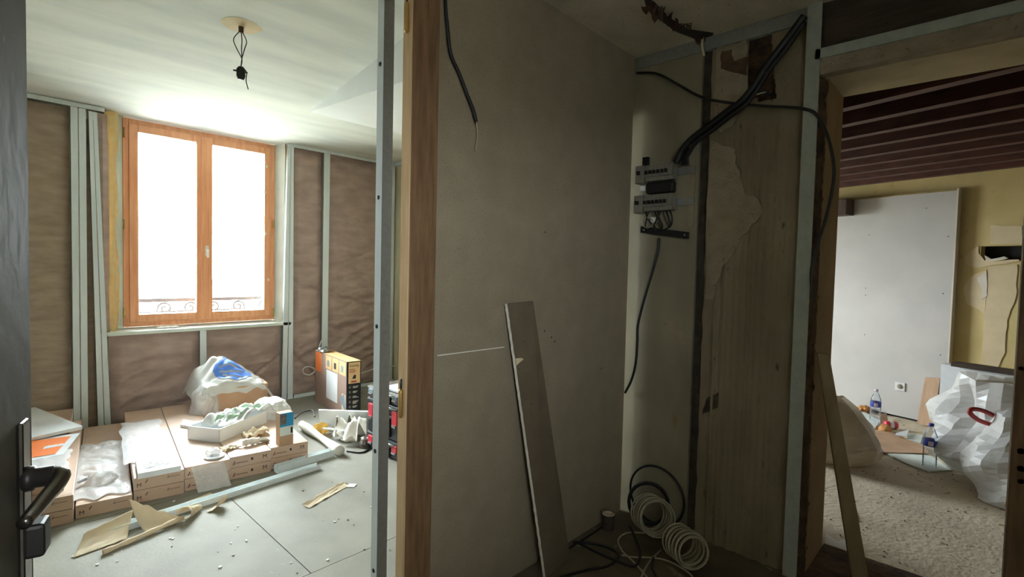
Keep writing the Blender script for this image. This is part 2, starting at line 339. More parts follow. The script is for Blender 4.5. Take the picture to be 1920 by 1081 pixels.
# crumbly broken wall edge + reveal of the thick wall
m = MB().grid(lambda u, v: Vector((XE+.06*u-.01+.012*nz(u*6, v*40, 3), .578-.02*u+.008*nz(u*5, v*46, 9)+.008*nz(u*9, v*140, 5)+.004, 2.22*v)), 8, 130)
m.build('broken_edge', 'crumble', we)
MB().box(XE+.045, 2.86, .560, .60, 0, 2.25).build('reveal_face', 'reveal_yellow', we)
lt = struct(empty('trim_1', (XE, .25, 2.2)), 'lintel over the side room doorway with metal track and dark board')
MB().box(XE+.03, 2.86, -.55, .60, 2.19, ZC).build('lintel_soffit', 'soffit', lt)
MB().box(XE+.0, XE+.03, -.55, .60, 2.26, ZC-.001).build('dark_board', 'dark_wood', lt)
m = MB(); m.box(XE-.03, XE-.026, -.55, .597, 2.262, 2.30); m.box(XE-.03, XE+.03, -.55, .597, 2.258, 2.262); m.build('lintel_track', 'stud_grey', lt)
MB().box(XE-.02, XE+.03, -.55, .578, 2.192, 2.258).build('lintel_edge', 'wall_patch', lt)
struct(MB().box(XE, 2.86, -2.6, -.17, 0, ZC).build('wall_end', 'plain_wall'), 'hall end wall right of the side room doorway')
dj = struct(empty('trim_2', (XE-.02, -.12, 0)), 'worn brown door post with strike holes at the right frame edge')
MB().box(XE-.05, XE+.1, -.175, -.066, 0, 2.19).build('door_post', 'jamb', dj, bevel=.004)
for py, r in ((845, .010), (878, .010), (902, .008), (690, .007)):
    p = onx(1914, py, XE-.05); MB().lathe([(r, -.0015), (r, .001), (.0001, .001)], p-Vector((.001, 0, 0)), (1, 0, 0), 10).build('strike_hole', 'dark', dj)
MB().box(XE-.02, 2.9, -.06, .56, -.02, .012).build('threshold', 'crumble', we)

# side room shell
BV = Vector((.264, .965, 0)).normalized(); BN = Vector((BV.y, -BV.x, 0)); P0 = onz(1560, 755)   # back wall: along BV, BN points away
def bw(s, d, z): return P0 + BV*s + BN*d + Vector((0, 0, z))
wb = struct(empty('wall_side_room', bw(-.9, .1, 0)), 'ochre yellow back wall of the side room with repair patches')
def bs(px, py, d=.07):
    p = onp(px, py, P0+BN*d, BN); return (p-P0).dot(BV), p.z
hs0, hz0 = bs(1838, 488); hs1, hz1 = bs(1912, 460)
def slab(s0, s1, d0, d1, z0, z1): return MB().obox(bw(s0, d0, z0), BV*(s1-s0), BN*(d1-d0), (0, 0, z1-z0))
m = slab(-4.0, hs1-.4, .07, .22, 0, 2.5)
for a in ((hs0, 4.6, 0, 2.5), (hs1-.4, hs0, 0, hz0), (hs1-.4, hs0, hz1, 2.5)):
    q = slab(a[0], a[1], .07, .22, a[2], a[3]); m.add(q.v, q.f)
m.build('yellow_wall', 'wall_yellow', wb)
slab(hs1-.4, hs0, .17, .21, hz0, hz1).build('hole_back', 'dark', wb)
def patch(pts, m, nm, d=.064, t=.006, sub=5, jit=.006, par=None):
    P = [onp(x, y, P0+BN*d, BN) for x, y in pts]; out = []
    for i, p in enumerate(P):
        q = P[(i+1) % len(P)]
        for k in range(sub): r = p.lerp(q, k/sub); out.append(r+(BV*nz(r.y, r.z, 1, 14)+Vector((0, 0, nz(r.z, r.y, 7, 14))))*jit*2)
    return MB().prism(out, BN*t).build(nm, m, par or wb)
patch([(1856, 422), (1916, 424), (1916, 458), (1856, 456)], 'patch_cream', 'filler_patch')
patch([(1845, 488), (1835, 474), (1836, 462), (1822, 468), (1808, 483), (1812, 495), (1830, 500), (1850, 500), (1910, 489), (1910, 486)], 'patch_cream', 'filler_patch')
patch([(1806, 540), (1818, 520), (1850, 506), (1846, 590), (1836, 580), (1815, 570)], 'patch_cream', 'filler_patch')
patch([(1854, 500), (1908, 495), (1904, 560), (1888, 600), (1884, 660), (1870, 690), (1840, 680), (1846, 590)], 'patch_cream', 'filler_patch')
patch([(1832, 522), (1850, 510), (1850, 555), (1838, 562), (1842, 545)], 'patch_white', 'filler_patch', .0615, .004)
patch([(1845, 478), (1858, 486), (1882, 480), (1890, 484), (1862, 490), (1848, 488)], 'patch_white', 'broken_plaster', .05, .02, 3, .003)
s_r, _ = bs(1783, 560, 0)
MB_ = slab(s_r, 1.9, 0, .013, .02, 2.12).build('plasterboard_panel', 'gyps_white', wb)
slab(s_r-.012, s_r, .0, .07, .02, 2.14).build('panel_edge_strip', 'patch_white', wb)
slab(s_r, 1.9, .013, .07, 2.09, 2.135).build('panel_top_strip', 'wall_yellow', wb)
slab(s_r+.02, 1.9, .02, .06, 0, .02).build('bottom_gap', 'dark', wb)
sk, zk = bs(1688, 724, 0)
so = empty('wall_socket', bw(sk, -.01, zk-.04), 'white single wall socket low on the pale plasterboard panel', 'socket')
slab(sk-.04, sk+.04, -.009, -.0005, zk-.04, zk+.04).build('cover_plate', 'socket_white', so, bevel=.003)
MB().lathe([(.0001, -.006), (.016, -.006), (.021, .0005), (.023, .0005), (.023, .003)], bw(sk, -.009, zk)-BN*.002, BN, 20).build('socket_well', 'plain_wall', so)
for px, py in ((1630, 440), (1623, 553), (1623, 540), (1621, 627), (1763, 665), (1778, 443), (1737, 390), (1768, 550)):
    s_, z_ = bs(px, py, 0); MB().lathe([(.0001, -.002), (.005, -.002), (.005, 0)], bw(s_, 0, z_), BN, 8).build('screw_head', 'photo_grey', wb)
# beam stub and joist ceiling
CE = struct(empty('ceiling', bw(-.5, -1.5, 2.15)), 'dark red brown joisted ceiling of the side room')
o0 = Vector((2.87, -2.6, 0)); 
MB().box(2.9, 8.6, -2.6, 1.5, 2.43, 2.5).build('ceiling_boards', 'joist_dark', CE); MB().box(3.5, 8.6, 1.5, 4.86, 2.43, 2.5).build('ceiling_boards', 'joist_dark', CE)
for k in range(9):
    c = BN*(2.945+.317*k)
    t0 = max(-3.5, (2.9-c.x)/BV.x if k < 1 else -3.5); t1 = (1.45-c.y)/BV.y
    if (c+BV*t1).x > 3.42: t1 = (4.8-c.y)/BV.y
    q = c+BV*t0
    if q.x < 2.9: t0 = (2.9-c.x)/BV.x
    if t1 > t0+.2: MB().obox(c+BV*t0-BN*.03+Vector((0, 0, 2.23)), BV*(t1-t0), BN*.065, (0, 0, .2)).build('joist', 'joist', CE)
b0 = bw(*[bs(1602, 385, -.0)[0]], -.16, 1.96)
st = MB().obox(b0, BV*1.2, BN*.16, (0, 0, .16)).build('beam_stub', 'beam_wood', CE, bevel=.006)
MB().box(2.87, 8.6, -2.75, -2.6, 0, 2.5).build('wall_side', 'plain_wall'); struct(bpy.data.objects['wall_side'])
m = MB(); m.box(3.44, 4.45, 4.86, 5.0, 0, 2.5); m.box(5.55, 8.6, 4.86, 5.0, 0, 2.5); m.box(4.45, 5.55, 4.86, 5.0, 0, .9); m.box(4.45, 5.55, 4.86, 5.0, 2.0, 2.5)
struct(m.build('wall_side_far', 'plain_wall'))
struct(MB().box(2.86, 3.44, 1.52, 1.6, 0, ZC).build('wall_side_near', 'plain_wall'))
MB().box(3.44, 3.5, 1.52, 5.0, 0, ZC).build('wall_side_left', 'plain_wall'); struct(bpy.data.objects['wall_side_left'])

# ------------------------------------------------------------------ window
wi = struct(empty('window_1', ((WX0+WX1)/2, YWI, WZ0)), 'orange stained wooden casement window with white glare')
def frame_rect(x0, x1, z0, z1, w_, y0, y1, nm, m, par):
    mb = MB(); mb.box(x0, x0+w_, y0, y1, z0, z1); mb.box(x1-w_, x1, y0, y1, z0, z1); mb.box(x0+w_, x1-w_, y0, y1, z0, z0+w_); mb.box(x0+w_, x1-w_, y0, y1, z1-w_, z1); return mb.build(nm, m, par, bevel=.003)
frame_rect(WX0, WX1, WZ0, WZ1, .042, YWI, YWI+.06, 'outer_frame', 'orange_wood', wi)
xm = ony(383, 430, YWI).x
for x0, x1 in ((WX0+.04, xm-.002), (xm+.002, WX1-.04)):
    c = frame_rect(x0, x1, WZ0+.04, WZ1-.04, .062, YWI-.014, YWI+.04, 'casement', 'orange_wood', wi)
    MB().box(x0+.055, x1-.055, YWI+.012, YWI+.018, WZ0+.095, WZ1-.095).build('pane', 'glass', c)
MB().box(xm-.03, xm+.032, YWI-.026, YWI-.012, WZ0+.045, WZ1-.045).build('meeting_cover', 'orange_wood', wi, bevel=.004)
p = ony(388, 470, YWI-.03); h = MB().box(p.x-.014, p.x+.014, YWI-.034, YWI-.026, p.z-.045, p.z+.045).build('handle_plate', 'ivory', wi, bevel=.004)
MB().tube([(p.x, YWI-.034, p.z+.01), (p.x, YWI-.055, p.z+.01), (p.x, YWI-.06, p.z-.02), (p.x, YWI-.058, p.z-.06)], .009, 8).build('handle', 'ivory', wi)
for px in (233, 512):
    for py in (248, 420, 585):
        p = ony(px, py, YWI-.02); MB().lathe([(.0001, -.04), (.008, -.04), (.008, .04), (.0001, .04)], (p.x, YWI-.02, p.z), (0, 0, 1), 8).build('hinge', 'brass', wi)
for px, py in ((497, 360), (500, 312), (503, 524), (498, 438)):
    p = ony(px, py, YWI-.016); MB().box(p.x-.008, p.x+.008, p.y-.002, p.y+.001, p.z-.012, p.z+.012).build('paint_fleck', 'ivory', wi)
# reveals and fuzzy insulation edges beside the window
m = MB(); m.box(.745, WX0+.004, YWI+.01, YWI+.05, .76, ZC); struct(m.build('trim_3', 'reveal'), 'pale plaster strip left of the window frame')
m = MB(); m.obox((WX1-.004, YWI+.02, .76), (.052, -.14, 0), (.05, .05, 0), (0, 0, ZC-.76)); struct(m.build('trim_4', 'reveal'), 'pale splayed window reveal on the right')
def fuzzy(px, m, nm, w0, lab, y0, side):
    c = [ony(px, y, y0) for y in (240, 300, 420, 520, 610)]
    x0 = sum(p.x for p in c)/5; 
    def fn(u, v):
        a = u*2*math.pi; z = .768+(2.49-.768)*v; n = nz(math.cos(a)*2, z*7, math.sin(a)*2)*.5+nz(z*2.3, 3, 5)*.9
        return Vector((x0+math.cos(a)*(w0*(1+.9*n))+.012*nz(z*3, 0, 8), y0+math.sin(a)*.055*(1+.3*n), z))
    o = MB().grid(fn, 14, 70).build(nm, m); return tag(o, lab, 'insulation')
fuzzy(210, 'wool', 'glass_wool_edge', .034, 'ragged yellow glass wool edge left of the window', 5.12, 1)
fuzzy(535, 'wool_pale', 'glass_wool_edge', .022, 'thin pale yellow wool edge right of the window', 5.12, -1)
# railing outside
rl = empty('balcony_railing', (1.4, 5.5, .8), 'thin wrought iron railing with scrolls outside the window', 'railing')
zr = ony(320, 562, 5.5).z
MB().box(.6, 2.6, 5.49, 5.51, zr-.016, zr+.016).build('top_rail', 'rail_iron', rl)
MB().box(.6, 2.6, 5.49, 5.51, .74, .75).build('bottom_rail', 'rail_iron', rl)
for c, sg in ((.98, 1), (1.22, 1), (1.42, -1), (1.62, 1), (1.84, -1), (2.1, 1)):
    pts = [(c+sg*(.012+.05*t)*math.cos(t*9+1), 5.5, zr-.075+(.012+.045*t)*math.sin(t*9+1)) for t in [i/30 for i in range(31)]]
    pts += [(c+sg*(.1+.05*t), 5.5, zr-.075-.1*t) for t in (.3, .6, 1)]
    MB().tube(spline(pts, 2), .009, 6).build('scroll', 'rail_iron', rl)
# window ledge board on the studs
o = MB().box(.725, 2.165, 5.02, 5.235, .735, .762).build('window_ledge', 'reveal'); tag(o, 'white ledge under the window on the metal frame', 'ledge')
o = MB().grid(lambda u, v: Vector((1.07+.16*u, 5.08+.07*v, .768+.018*abs(nz(u*4, v*4, 2))+.012*u*(1-u))), 14, 8).build('paper_scrap', 'paper_white', solid=.001); tag(o, 'crumpled white scrap lying on the window ledge', 'paper')

# ------------------------------------------------------------------ studs, tracks, insulation of the window wall
def cstud(x0, x1, xb0, xb1, z0, z1, lab, y=YW-.03, d=.036, lip=True):
    # C profile: front web with a rolled centre line, two returns
    r = empty('metal_stud', ((x0+xb0)/2, y, z0), lab, 'stud', 'studs of the window wall')
    A, B = Vector((xb0, y, z0)), Vector((xb1, y, z0)); A2, B2 = Vector((x0, y, z1)), Vector((x1, y, z1)); D = Vector((0, d, 0)); t = Vector((0, .002, 0))
    def sl(a, b, a2, b2, dd): return MB().add([a, b, b+dd, a+dd, a2, b2, b2+dd, a2+dd], [(0, 3, 2, 1), (4, 5, 6, 7), (0, 1, 5, 4), (1, 2, 6, 5), (2, 3, 7, 6), (3, 0, 4, 7)])
    if lip:
        mA, mB_ = A.lerp(B, .47), A.lerp(B, .53); mA2, mB2 = A2.lerp(B2, .47), A2.lerp(B2, .53)
        sl(A, mA, A2, mA2, t).build('flange', 'stud', r); sl(mB_, B, mB2, B2, t).build('flange', 'stud', r)
    else: sl(A, B, A2, B2, t).build('flange', 'stud', r)
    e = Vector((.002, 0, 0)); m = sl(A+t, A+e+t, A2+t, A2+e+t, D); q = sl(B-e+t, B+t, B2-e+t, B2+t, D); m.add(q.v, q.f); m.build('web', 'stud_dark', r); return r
X = lambda px, py: ony(px, py, YW-.03).x
cstud(X(132, 200), X(161, 200), X(138, 775), X(165, 775), .0, 2.46, 'double metal stud at far left of the window wall')
cstud(X(166, 210), X(182, 210), X(184, 780), X(208, 780), .0, 2.45, 'leaning metal stud just left of the window')
cstud(X(540, 290), X(551, 290), X(528, 740), X(549, 740), .0, 2.49, 'metal stud just right of the window')
cstud(X(608, 300), X(619, 300), X(602, 740), X(613, 740), .0, 2.49, 'metal stud behind the black heater carton', lip=False)
cstud(X(375, 640), X(387, 640), X(376, 740), X(388, 740), .0, .733, 'short metal stud under the window ledge', lip=False)
cstud(X(729, 320), X(741, 320), X(724, 720), X(735, 720), .0, 2.49, 'metal stud with screws in the room corner', lip=False)
for a, b, z0, z1, lab in ((-.9, X(196, 205), 2.462, 2.495, 'metal ceiling track left of the window'), (X(540, 290), 3.35, 2.468, 2.498, 'metal ceiling track right of the window'),
        (X(551, 745), 3.35, 0, .035, 'metal floor track at the foot of the window wall')):
    m = MB(); m.box(a, b, YW-.036, YW-.034, z0, z1); m.box(a, b, YW-.034, YW+.02, z1-.002 if z0 > 1 else z0, z1 if z0 > 1 else z0+.002); o = m.build('metal_track', 'stud'); tag(o, lab, 'track')
m = MB(); m.box(3.30, 3.35, 1.8, YW-.04, 2.462, 2.497); o = m.build('metal_track', 'stud'); tag(o, 'metal ceiling track on the cream right wall', 'track')
for py in (323, 396, 470, 543, 616):
    p = onx(736, py, 3.29)
def batt(x0, x1, z0, z1, lab, m='kraft', amp=.03, seed=0, creases=()):
    def fn(u, v):
        x = x0+(x1-x0)*u; z = z0+(z1-z0)*v
        e = min(u, 1-u)*(x1-x0); ez = min(v, 1-v)*(z1-z0); puff = min(1, e/.07)*min(1, ez/.08)
        d = .022*puff
        lowf = 1.0 if amp > .025 else .6
        d += amp*.55*nz(x*2.2+seed, z*3.0, 1)*puff*lowf
        cr = max(0, 1.4-z/1.1)
        d += amp*.8*cr*(.7-abs(nz(x*2.4+z*1.5+seed, z*9-x*3, 4))*2.6)*puff*(1 if amp > .025 else .3)
        d += amp*.14*(1-abs(nz(x*7-z*4+seed, z*20, 9))*2)*puff
        for (cx0, cz0, cx1, cz1, w_, h_) in creases:
            t = (x-cx0)/(cx1-cx0) if cx1 != cx0 else .5
            if -.05 <= t <= 1.05:
                zz = cz0+(cz1-cz0)*t+.02*nz(x*9, 2, seed); d -= h_*math.exp(-((z-zz)/w_)**2)
        return Vector((x, YW+.03-d, z))
    o = MB().grid(fn, 44, max(30, int((z1-z0)*56))).build('insulation_batt', m); return tag(o, lab, 'insulation', 'kraft faced insulation batts')
xx = lambda px, py: ony(px, py, YW).x; zz_ = lambda px, py: ony(px, py, YW).z
batt(-.9, X(134, 500), .02, 2.46, 'brown paper insulation batt beside the open grey door', 'kraft2', .022, 3, ((-.9, zz_(100, 601), .55, zz_(100, 601), .012, .012), (-.9, zz_(100, 440), .55, zz_(100, 440), .01, .006)))
batt(X(163, 500), X(190, 780), .02, 2.40, 'dark insulation strip between the two left studs', 'kraft2', .015, 9)
batt(X(183, 300), xx(206, 400), .75, 2.46, 'narrow insulation strip left of the window frame', 'kraft', .02, 5, ((.6, zz_(190, 380), .8, zz_(190, 380), .01, .01),))
batt(X(206, 700), X(377, 700), .02, .73, 'insulation batt under the left half of the window', 'kraft', .026, 11)
batt(X(387, 700), X(530, 700), .02, .73, 'insulation batt under the right half of the window', 'kraft', .026, 17, ((X(440, 730), zz_(440, 733), X(528, 670), zz_(528, 666), .016, .035),))
batt(X(550, 500), X(609, 500), .02, 2.48, 'narrow insulation batt right of the window with folds', 'kraft', .036, 23, ((X(551, 540), zz_(551, 528), X(608, 545), zz_(608, 545), .012, .03), (X(551, 500), zz_(551, 495), X(608, 500), zz_(608, 502), .014, .018), (X(551, 665), zz_(551, 660), X(606, 720), zz_(606, 715), .016, .035)))
batt(X(618, 500), X(733, 500), .02, 2.48, 'wide wrinkled insulation batt behind the upright door stud', 'kraft', .046, 31, ((X(618, 545), zz_(618, 548), X(700, 590), zz_(700, 575), .014, .03), (X(618, 502), zz_(618, 502), X(700, 470), zz_(700, 472), .014, .02), (X(618, 640), zz_(618, 612), X(700, 640), zz_(700, 640), .016, .03)))
# ceiling rose with bare wires and a lamp holder
lc = onz(452, 48, ZC); la = empty('lamp_holder', lc-Vector((0, 0, .26)), 'bare black lamp holder hanging on twisted wires from the ceiling', 'lamp')
m = MB().grid(lambda u, v: Vector((lc.x+(.012+.075*v)*math.cos(u*6.2832)*(1+.7*nz(u*4, 2, 1)), lc.y+(.012+.075*v)*math.sin(u*6.2832)*(1+.35*nz(4, u*5, 1)), ZC-.006*(1-v)-.001)), 22, 3)
m.build('plaster_scar', 'patch_cream', la); MB().lathe([(.0001, 0), (.012, 0), (.012, -.03), (.0001, -.03)], lc, (0, 0, 1), 8).build('ceiling_plug', 'debris_brown', la)
hb = lc - Vector((0, 0, .2))
for dx, dy, k in ((-.03, .01, 0), (.004, 0, 1), (.022, -.01, 2)):
    MB().tube(spline([lc-Vector((0, 0, .02)), lc+Vector((dx, dy, -.07)), lc+Vector((dx*.6, dy, -.11)), lc+Vector((.004, 0, -.16)), hb]), .0022, 6).build('wire', 'dark', la)
MB().lathe([(.0001, 0), (.012, 0), (.02, -.012), (.02, -.045), (.014, -.06), (.0001, -.06)], hb, (0, 0, 1), 12).build('socket', 'dark', la)
MB().tube([hb+Vector((-.035, 0, -.025)), hb+Vector((.03, 0, -.02))], .004, 6).build('terminal', 'dark', la)
MB().tube(spline([hb+Vector((.01, 0, 0)), hb+Vector((.026, 0, -.02)), hb+Vector((.024, 0, -.06)), hb+Vector((.034, 0, -.1))]), .0022, 6).build('wire', 'dark', la)

# ------------------------------------------------------------------ doorway: loose stud and old jamb
r = empty('metal_stud', (.96, 1.52, 0), 'tall galvanised stud standing in the doorway with round holes', 'stud')
sx0, sx1, sy = ony(714, 500, 1.51).x, ony(733, 500, 1.51).x, 1.51
MB().box(sx0, sx1, sy, sy+.002, 0, ZC).build('web', 'stud_shaded', r)
m = MB().box(sx0-.001, sx0+.001, sy, sy+.036, 0, ZC); m.build('flange', 'stud', r)
m = MB().box(sx1-.002, sx1, sy+.002, sy+.036, 0, ZC); m.build('flange', 'stud', r)
MB().box(sx0+.001, sx0+.007, sy+.034, sy+.036, 0, ZC).build('lip', 'stud', r)
for py in (122, 370, 612, 848, 1076):
    p = onx(709, py, sx0-.0015); MB().lathe([(.0001, 0), (.0075, 0), (.0075, .002)], (sx0-.003, sy+.018, p.z), (1, 0, 0), 14).build('punched_hole', 'dark', r)
rs = random.Random(4)
for i in range(17):                      # faint stamped print, unreadable in the photograph: short strokes only
    if i in (5, 9, 13): continue
    z = 1.76-.043*i; xa = sx0+.017; m = MB()
    for k in range(3):
        u = xa+rs.uniform(0, .009); v = z-rs.uniform(0, .016); m.box(u, u+rs.uniform(.003, .008), sy-.0009, sy-.0002, v-.0013, v+.0013)
    m.build('stamped_print', 'photo_grey', r)
j = struct(empty('door_2', (1.09, YP, 0)), 'old brown wooden door jamb at the doorway edge')
MB().box(1.033, 1.146, YP-.012, YP+.03, 0, ZC).build('jamb_face', 'jamb', j, bevel=.002)
MB().box(1.026, 1.0328, YP-.010, YP+.034, 0, ZC).build('jamb_edge', 'jamb_lit', j)
for py in (32, 760):
    p = onx(766, py, 1.02); hg = MB().lathe([(.0001, -.05), (.006, -.05), (.008, -.04), (.008, .04), (.006, .05), (.0001, .05)], (1.017, YP+.004, p.z), (0, 0, 1), 12).build('hinge', 'brass', j)
    MB().lathe([(.0001, .05), (.004, .05), (.004, .085), (.0001, .085)], (1.017, YP+.004, p.z), (0, 0, 1), 8).build('hinge_pin', 'handle_dark', j)

# ------------------------------------------------------------------ open grey door with lever, close on the left
DE = Vector((.046, .78, 0)); DU = -Vector((.283, .959, 0)).normalized(); DN = Vector((-DU.y, DU.x, 0)); 
if DN.x < 0: DN = -DN                     # towards the view side
dr = struct(empty('door_1', DE+DU*.42), 'open dark grey painted door at the left frame edge')
def dp(s, n, z): return DE + DU*s + DN*n + Vector((0, 0, z))
def dbox(s0, s1, n0, n1, z0, z1): return MB().obox(dp(s0, n0, z0), DU*(s1-s0), DN*(n1-n0), (0, 0, z1-z0))
dbox(0, .84, -.04, 0, .012, 2.06).build('door_leaf', 'door_paint', dr, bevel=.0025)
dbox(.84, .90, -.06, .02, 0, 2.12).build('hinge_post', 'jamb', dr)
zl = 1.106
MB().add(*(lambda b: (b.v, b.f))(dbox(.03, .057, 0, .006, zl-.14, zl+.062))).build('backplate', 'handle_metal', dr, bevel=.005)
MB().tube([dp(.046, .004, zl), dp(.046, .012, zl), dp(.046, .013, zl), dp(.046, .028, zl)], [.0135, .013, .0105, .0105], 16).build('neck', 'handle_dark', dr)
lv = [dp(.046, .022, zl), dp(.046, .030, zl), dp(.051, .035, zl), dp(.066, .034, zl-.004), dp(.09, .030, zl-.008), dp(.115, .027, zl-.011), dp(.136, .025, zl-.012)]
MB().tube(spline(lv, 6), [.0092 - .0032*i/36 for i in range(37)], 14).build('lever', 'handle_metal', dr)
dbox(.03, .058, .004, .022, zl-.083, zl-.047).build('latch_knob', 'handle_dark', dr, bevel=.004)

# ------------------------------------------------------------------ wool lets light through
def translucent(name, fac):
    nt = MATS[name].node_tree; N, L = nt.nodes, nt.links; b = N['Principled BSDF']; o = N['Material Output']
    t = N.new('ShaderNodeBsdfTranslucent'); src = b.inputs['Base Color'].links[0].from_socket; L.new(src, t.inputs[0])
    mx = N.new('ShaderNodeMixShader'); mx.inputs[0].default_value = fac; L.new(b.outputs[0], mx.inputs[1]); L.new(t.outputs[0], mx.inputs[2]); L.new(mx.outputs[0], o.inputs[0])
translucent('wool', .75); translucent('wool_pale', .75); translucent('white_bag', .3); translucent('bag_beige', .3); translucent('paper', .2)

# ------------------------------------------------------------------ flooring cartons
CW, CH, CL = .236, .07, 1.56
def scrawl(name, x, z, ln, h, parent):   # print too blurred to read: a bold slanted initial and a wavering line
    m = MB(); y = -.0012; D = (0, .0006, 0)
    m.prism([(x, y, z), (x+h*.22, y, z), (x+h*.75, y, z+h), (x+h*.5, y, z+h)], D)
    m.prism([(x+h*.45, y, z+h*.1), (x+h*.95, y, z+h*.3), (x+h*.95, y, z+h*.42), (x+h*.45, y, z+h*.24)], D)
    n = 22; f = lambda i: (x+h+(ln-h)*i/n, z+h*(.42+.10*math.sin(i*2.3)+.06*math.sin(i*4.1)))
    for i in range(n):
        (xa, za), (xb, zb) = f(i), f(i+1); m.prism([(xa, y, za-h*.07), (xb, y, zb-h*.07), (xb, y, zb+h*.09), (xa, y, za+h*.09)], D)
    return m.build(name, 'ink', parent)
def carton(kind):
    r = empty('flooring_carton', (0, 0, 0))
    MB().box(-CW/2, CW/2, 0, CL, 0, CH).build('carton_body', 'carton', r, bevel=.003)
    MB().box(-CW/2+.004, CW/2-.004, .02, CL-.02, CH-.0005, CH+.0008).build('top_sheet', 'carton', r)
    MB().box(-CW/2+.002, -CW/2+.006, -.001, .001, .004, CH-.004).build('corner_tape', 'film_cloudy', r)
    if kind == 'A':
        text('printed_letter', 'M', .036, (.066, -.0008, .026), (1, 0, 0), (0, 0, 1), 'ink', r); scrawl('printed_scrawl', -.104, .018, .085, .022, r)
        MB().box(.0, .012, -.0012, 0, .03, .045).build('printed_mark', 'ink', r)
    else:
        text('printed_letter', 'M', .030, (-.105, -.0008, .018), (1, 0, 0), (0, 0, 1), 'ink', r); MB().prism([(-.066, -.0012, .036), (-.061, -.0012, .036), (-.052, -.0012, .054), (-.056, -.0012, .054)], (0, .0006, 0)).build('printed_mark', 'ink', r)
        scrawl('printed_scrawl', .035, .038, .062, .013, r)
    return r
PA, PB = carton('A'), carton('B'); used = {'A': False, 'B': False}
def put_carton(kind, x, y, z, rot, lab):
    P_ = PA if kind == 'A' else PB
    o = P_ if not used[kind] else copy_tree(P_); used[kind] = True
    o.location = (x+CW/2, y, z); o.rotation_euler = (0, 0, math.radians(rot)); tag(o, lab, 'carton', 'flooring cartons under the window'); return o
put_carton('B', .112, 3.365, 0, -8, 'bottom flooring carton of the leftmost stack by the door handle')
put_carton('B', .112, 3.368, .0715, -8, 'middle flooring carton of the leftmost stack by the door handle')
put_carton('B', .085, 3.46, .143, -7.4, 'top flooring carton of the leftmost stack, set back')
put_carton('B', .356, 3.362, 0, -8, 'single low flooring carton covered with clear plastic film')
put_carton('B', .600, 3.362, 0, -8, 'lower carton under the white flat box, third stack')
put_carton('B', .600, 3.362, .0715, -8, 'upper carton carrying the white flat box, third stack')
put_carton('A', .840, 3.352, 0, -8, 'lower carton behind the hanging plastic film, fourth stack')
put_carton('A', .840, 3.352, .0715, -8, 'upper carton carrying the clear tape disc, fourth stack')
put_carton('A', 1.080, 3.345, 0, -8, 'lower carton with bold M in the fifth stack')
put_carton('A', 1.080, 3.345, .0715, -8, 'upper carton in the fifth stack carrying the pale work glove')
put_carton('A', 1.322, 3.345, 0, -8, 'lower carton of the rightmost stack beside the metal track')
put_carton('A', 1.322, 3.345, .0715, -8, 'upper carton of the rightmost stack under the small blue box')
ZT = .143
# clear films
def crinkle(x, y, s): return abs(nz(x*7+s, y*5, 1))*.6+abs(nz(x*17, y*13+s, 2))*.3
C8, S8 = math.cos(math.radians(8)), math.sin(math.radians(8))
def loc8(x0, y0, a, b): return (x0+a*C8+b*S8, y0-a*S8+b*C8)
def filmsheet(x0, y0, wd, ln, z, amp, lab, seed, m='film', over=0.0):
    def fn(u, v):
        a = wd*u + .02*nz(v*6, seed, 1); b = ln*v + .05*nz(u*4, seed, 5); x, y = loc8(x0, y0, a, b); zz = z+.004+amp*crinkle(x, y, seed)*min(1, 8*min(u, 1-u, v, 1-v)+.2)
        return Vector((x, y, zz))
    o = MB().grid(fn, 30, 80).build('plastic_film', m, smooth=False); return tag(o, lab, 'plastic')
filmsheet(.352, 3.42, .24, 1.02, .074, .045, 'crinkled clear film spread over the single low carton', 3)
filmsheet(.60, 3.62, .235, .95, ZT+.002, .022, 'smooth clear film over the third carton stack', 8)
filmsheet(.13, 3.44, .2, .5, ZT+.073, .016, 'clear film on the leftmost carton stack', 12)
def hang(u, v):
    x, y = loc8(.845, 3.345, .02+.17*u+.03*v, -.01-.012*v-.05*max(0, v-.6)); return Vector((x, y+.012*nz(u*6, v*5, 3)-.01, .15-.145*v+.0*u))
o = MB().grid(hang, 20, 20).build('plastic_film', 'film_cloudy', smooth=False); tag(o, 'cloudy film hanging down the front of the fourth carton stack', 'plastic')
# white flat box on the third stack
x, y = loc8(.603, 3.352, .012, .0); o = MB().obox((x, y, ZT), (.2*C8, -.2*S8, 0), (.26*S8, .26*C8, 0), (0, 0, .032)).build('flat_white_box', 'white_card', bevel=.002); tag(o, 'flat white box on the front of the third carton stack', 'box')
o = MB().grid(lambda u, v: Vector((.66+.12*u, 3.40+.12*v, ZT+.036+.03*crinkle(u, v, 2)*math.sin(math.pi*u))), 20, 14).build('small_parts_bag', 'film_cloudy', smooth=False); tag(o, 'small crumpled clear bag on the flat white box', 'bag')
def lump(cx, cy, z0, rx, ry, h, m, nm, lab, cat, seed=1, fold=.25, nu=36, nv=20, smooth=False, flat=.35, parent=None):
    def fn(u, v):
        a = u*2*math.pi; t = v*math.pi/2; ca, sa = math.cos(a), math.sin(a)
        k = 1+fold*(nz(ca*1.6+seed, sa*1.6, v*2)+.8*(.35-abs(nz(ca*3.2, sa*3.2+seed, v*3.4))))
        r = math.cos(t)**.55*k
        return Vector((cx+rx*r*ca, cy+ry*r*sa, z0+h*math.sin(t)**.8*(1+.22*nz(ca*r*2, sa*r*2, seed))))
    o = MB().grid(fn, nu, nv).build(nm, m, parent, smooth=smooth)
    return tag(o, lab, cat) if lab else o
lump(.50, 3.62, .079, .07, .05, .06, 'film_cloudy', 'small_parts_bag', 'small clear bag of fittings on the low carton', 'bag', 5)
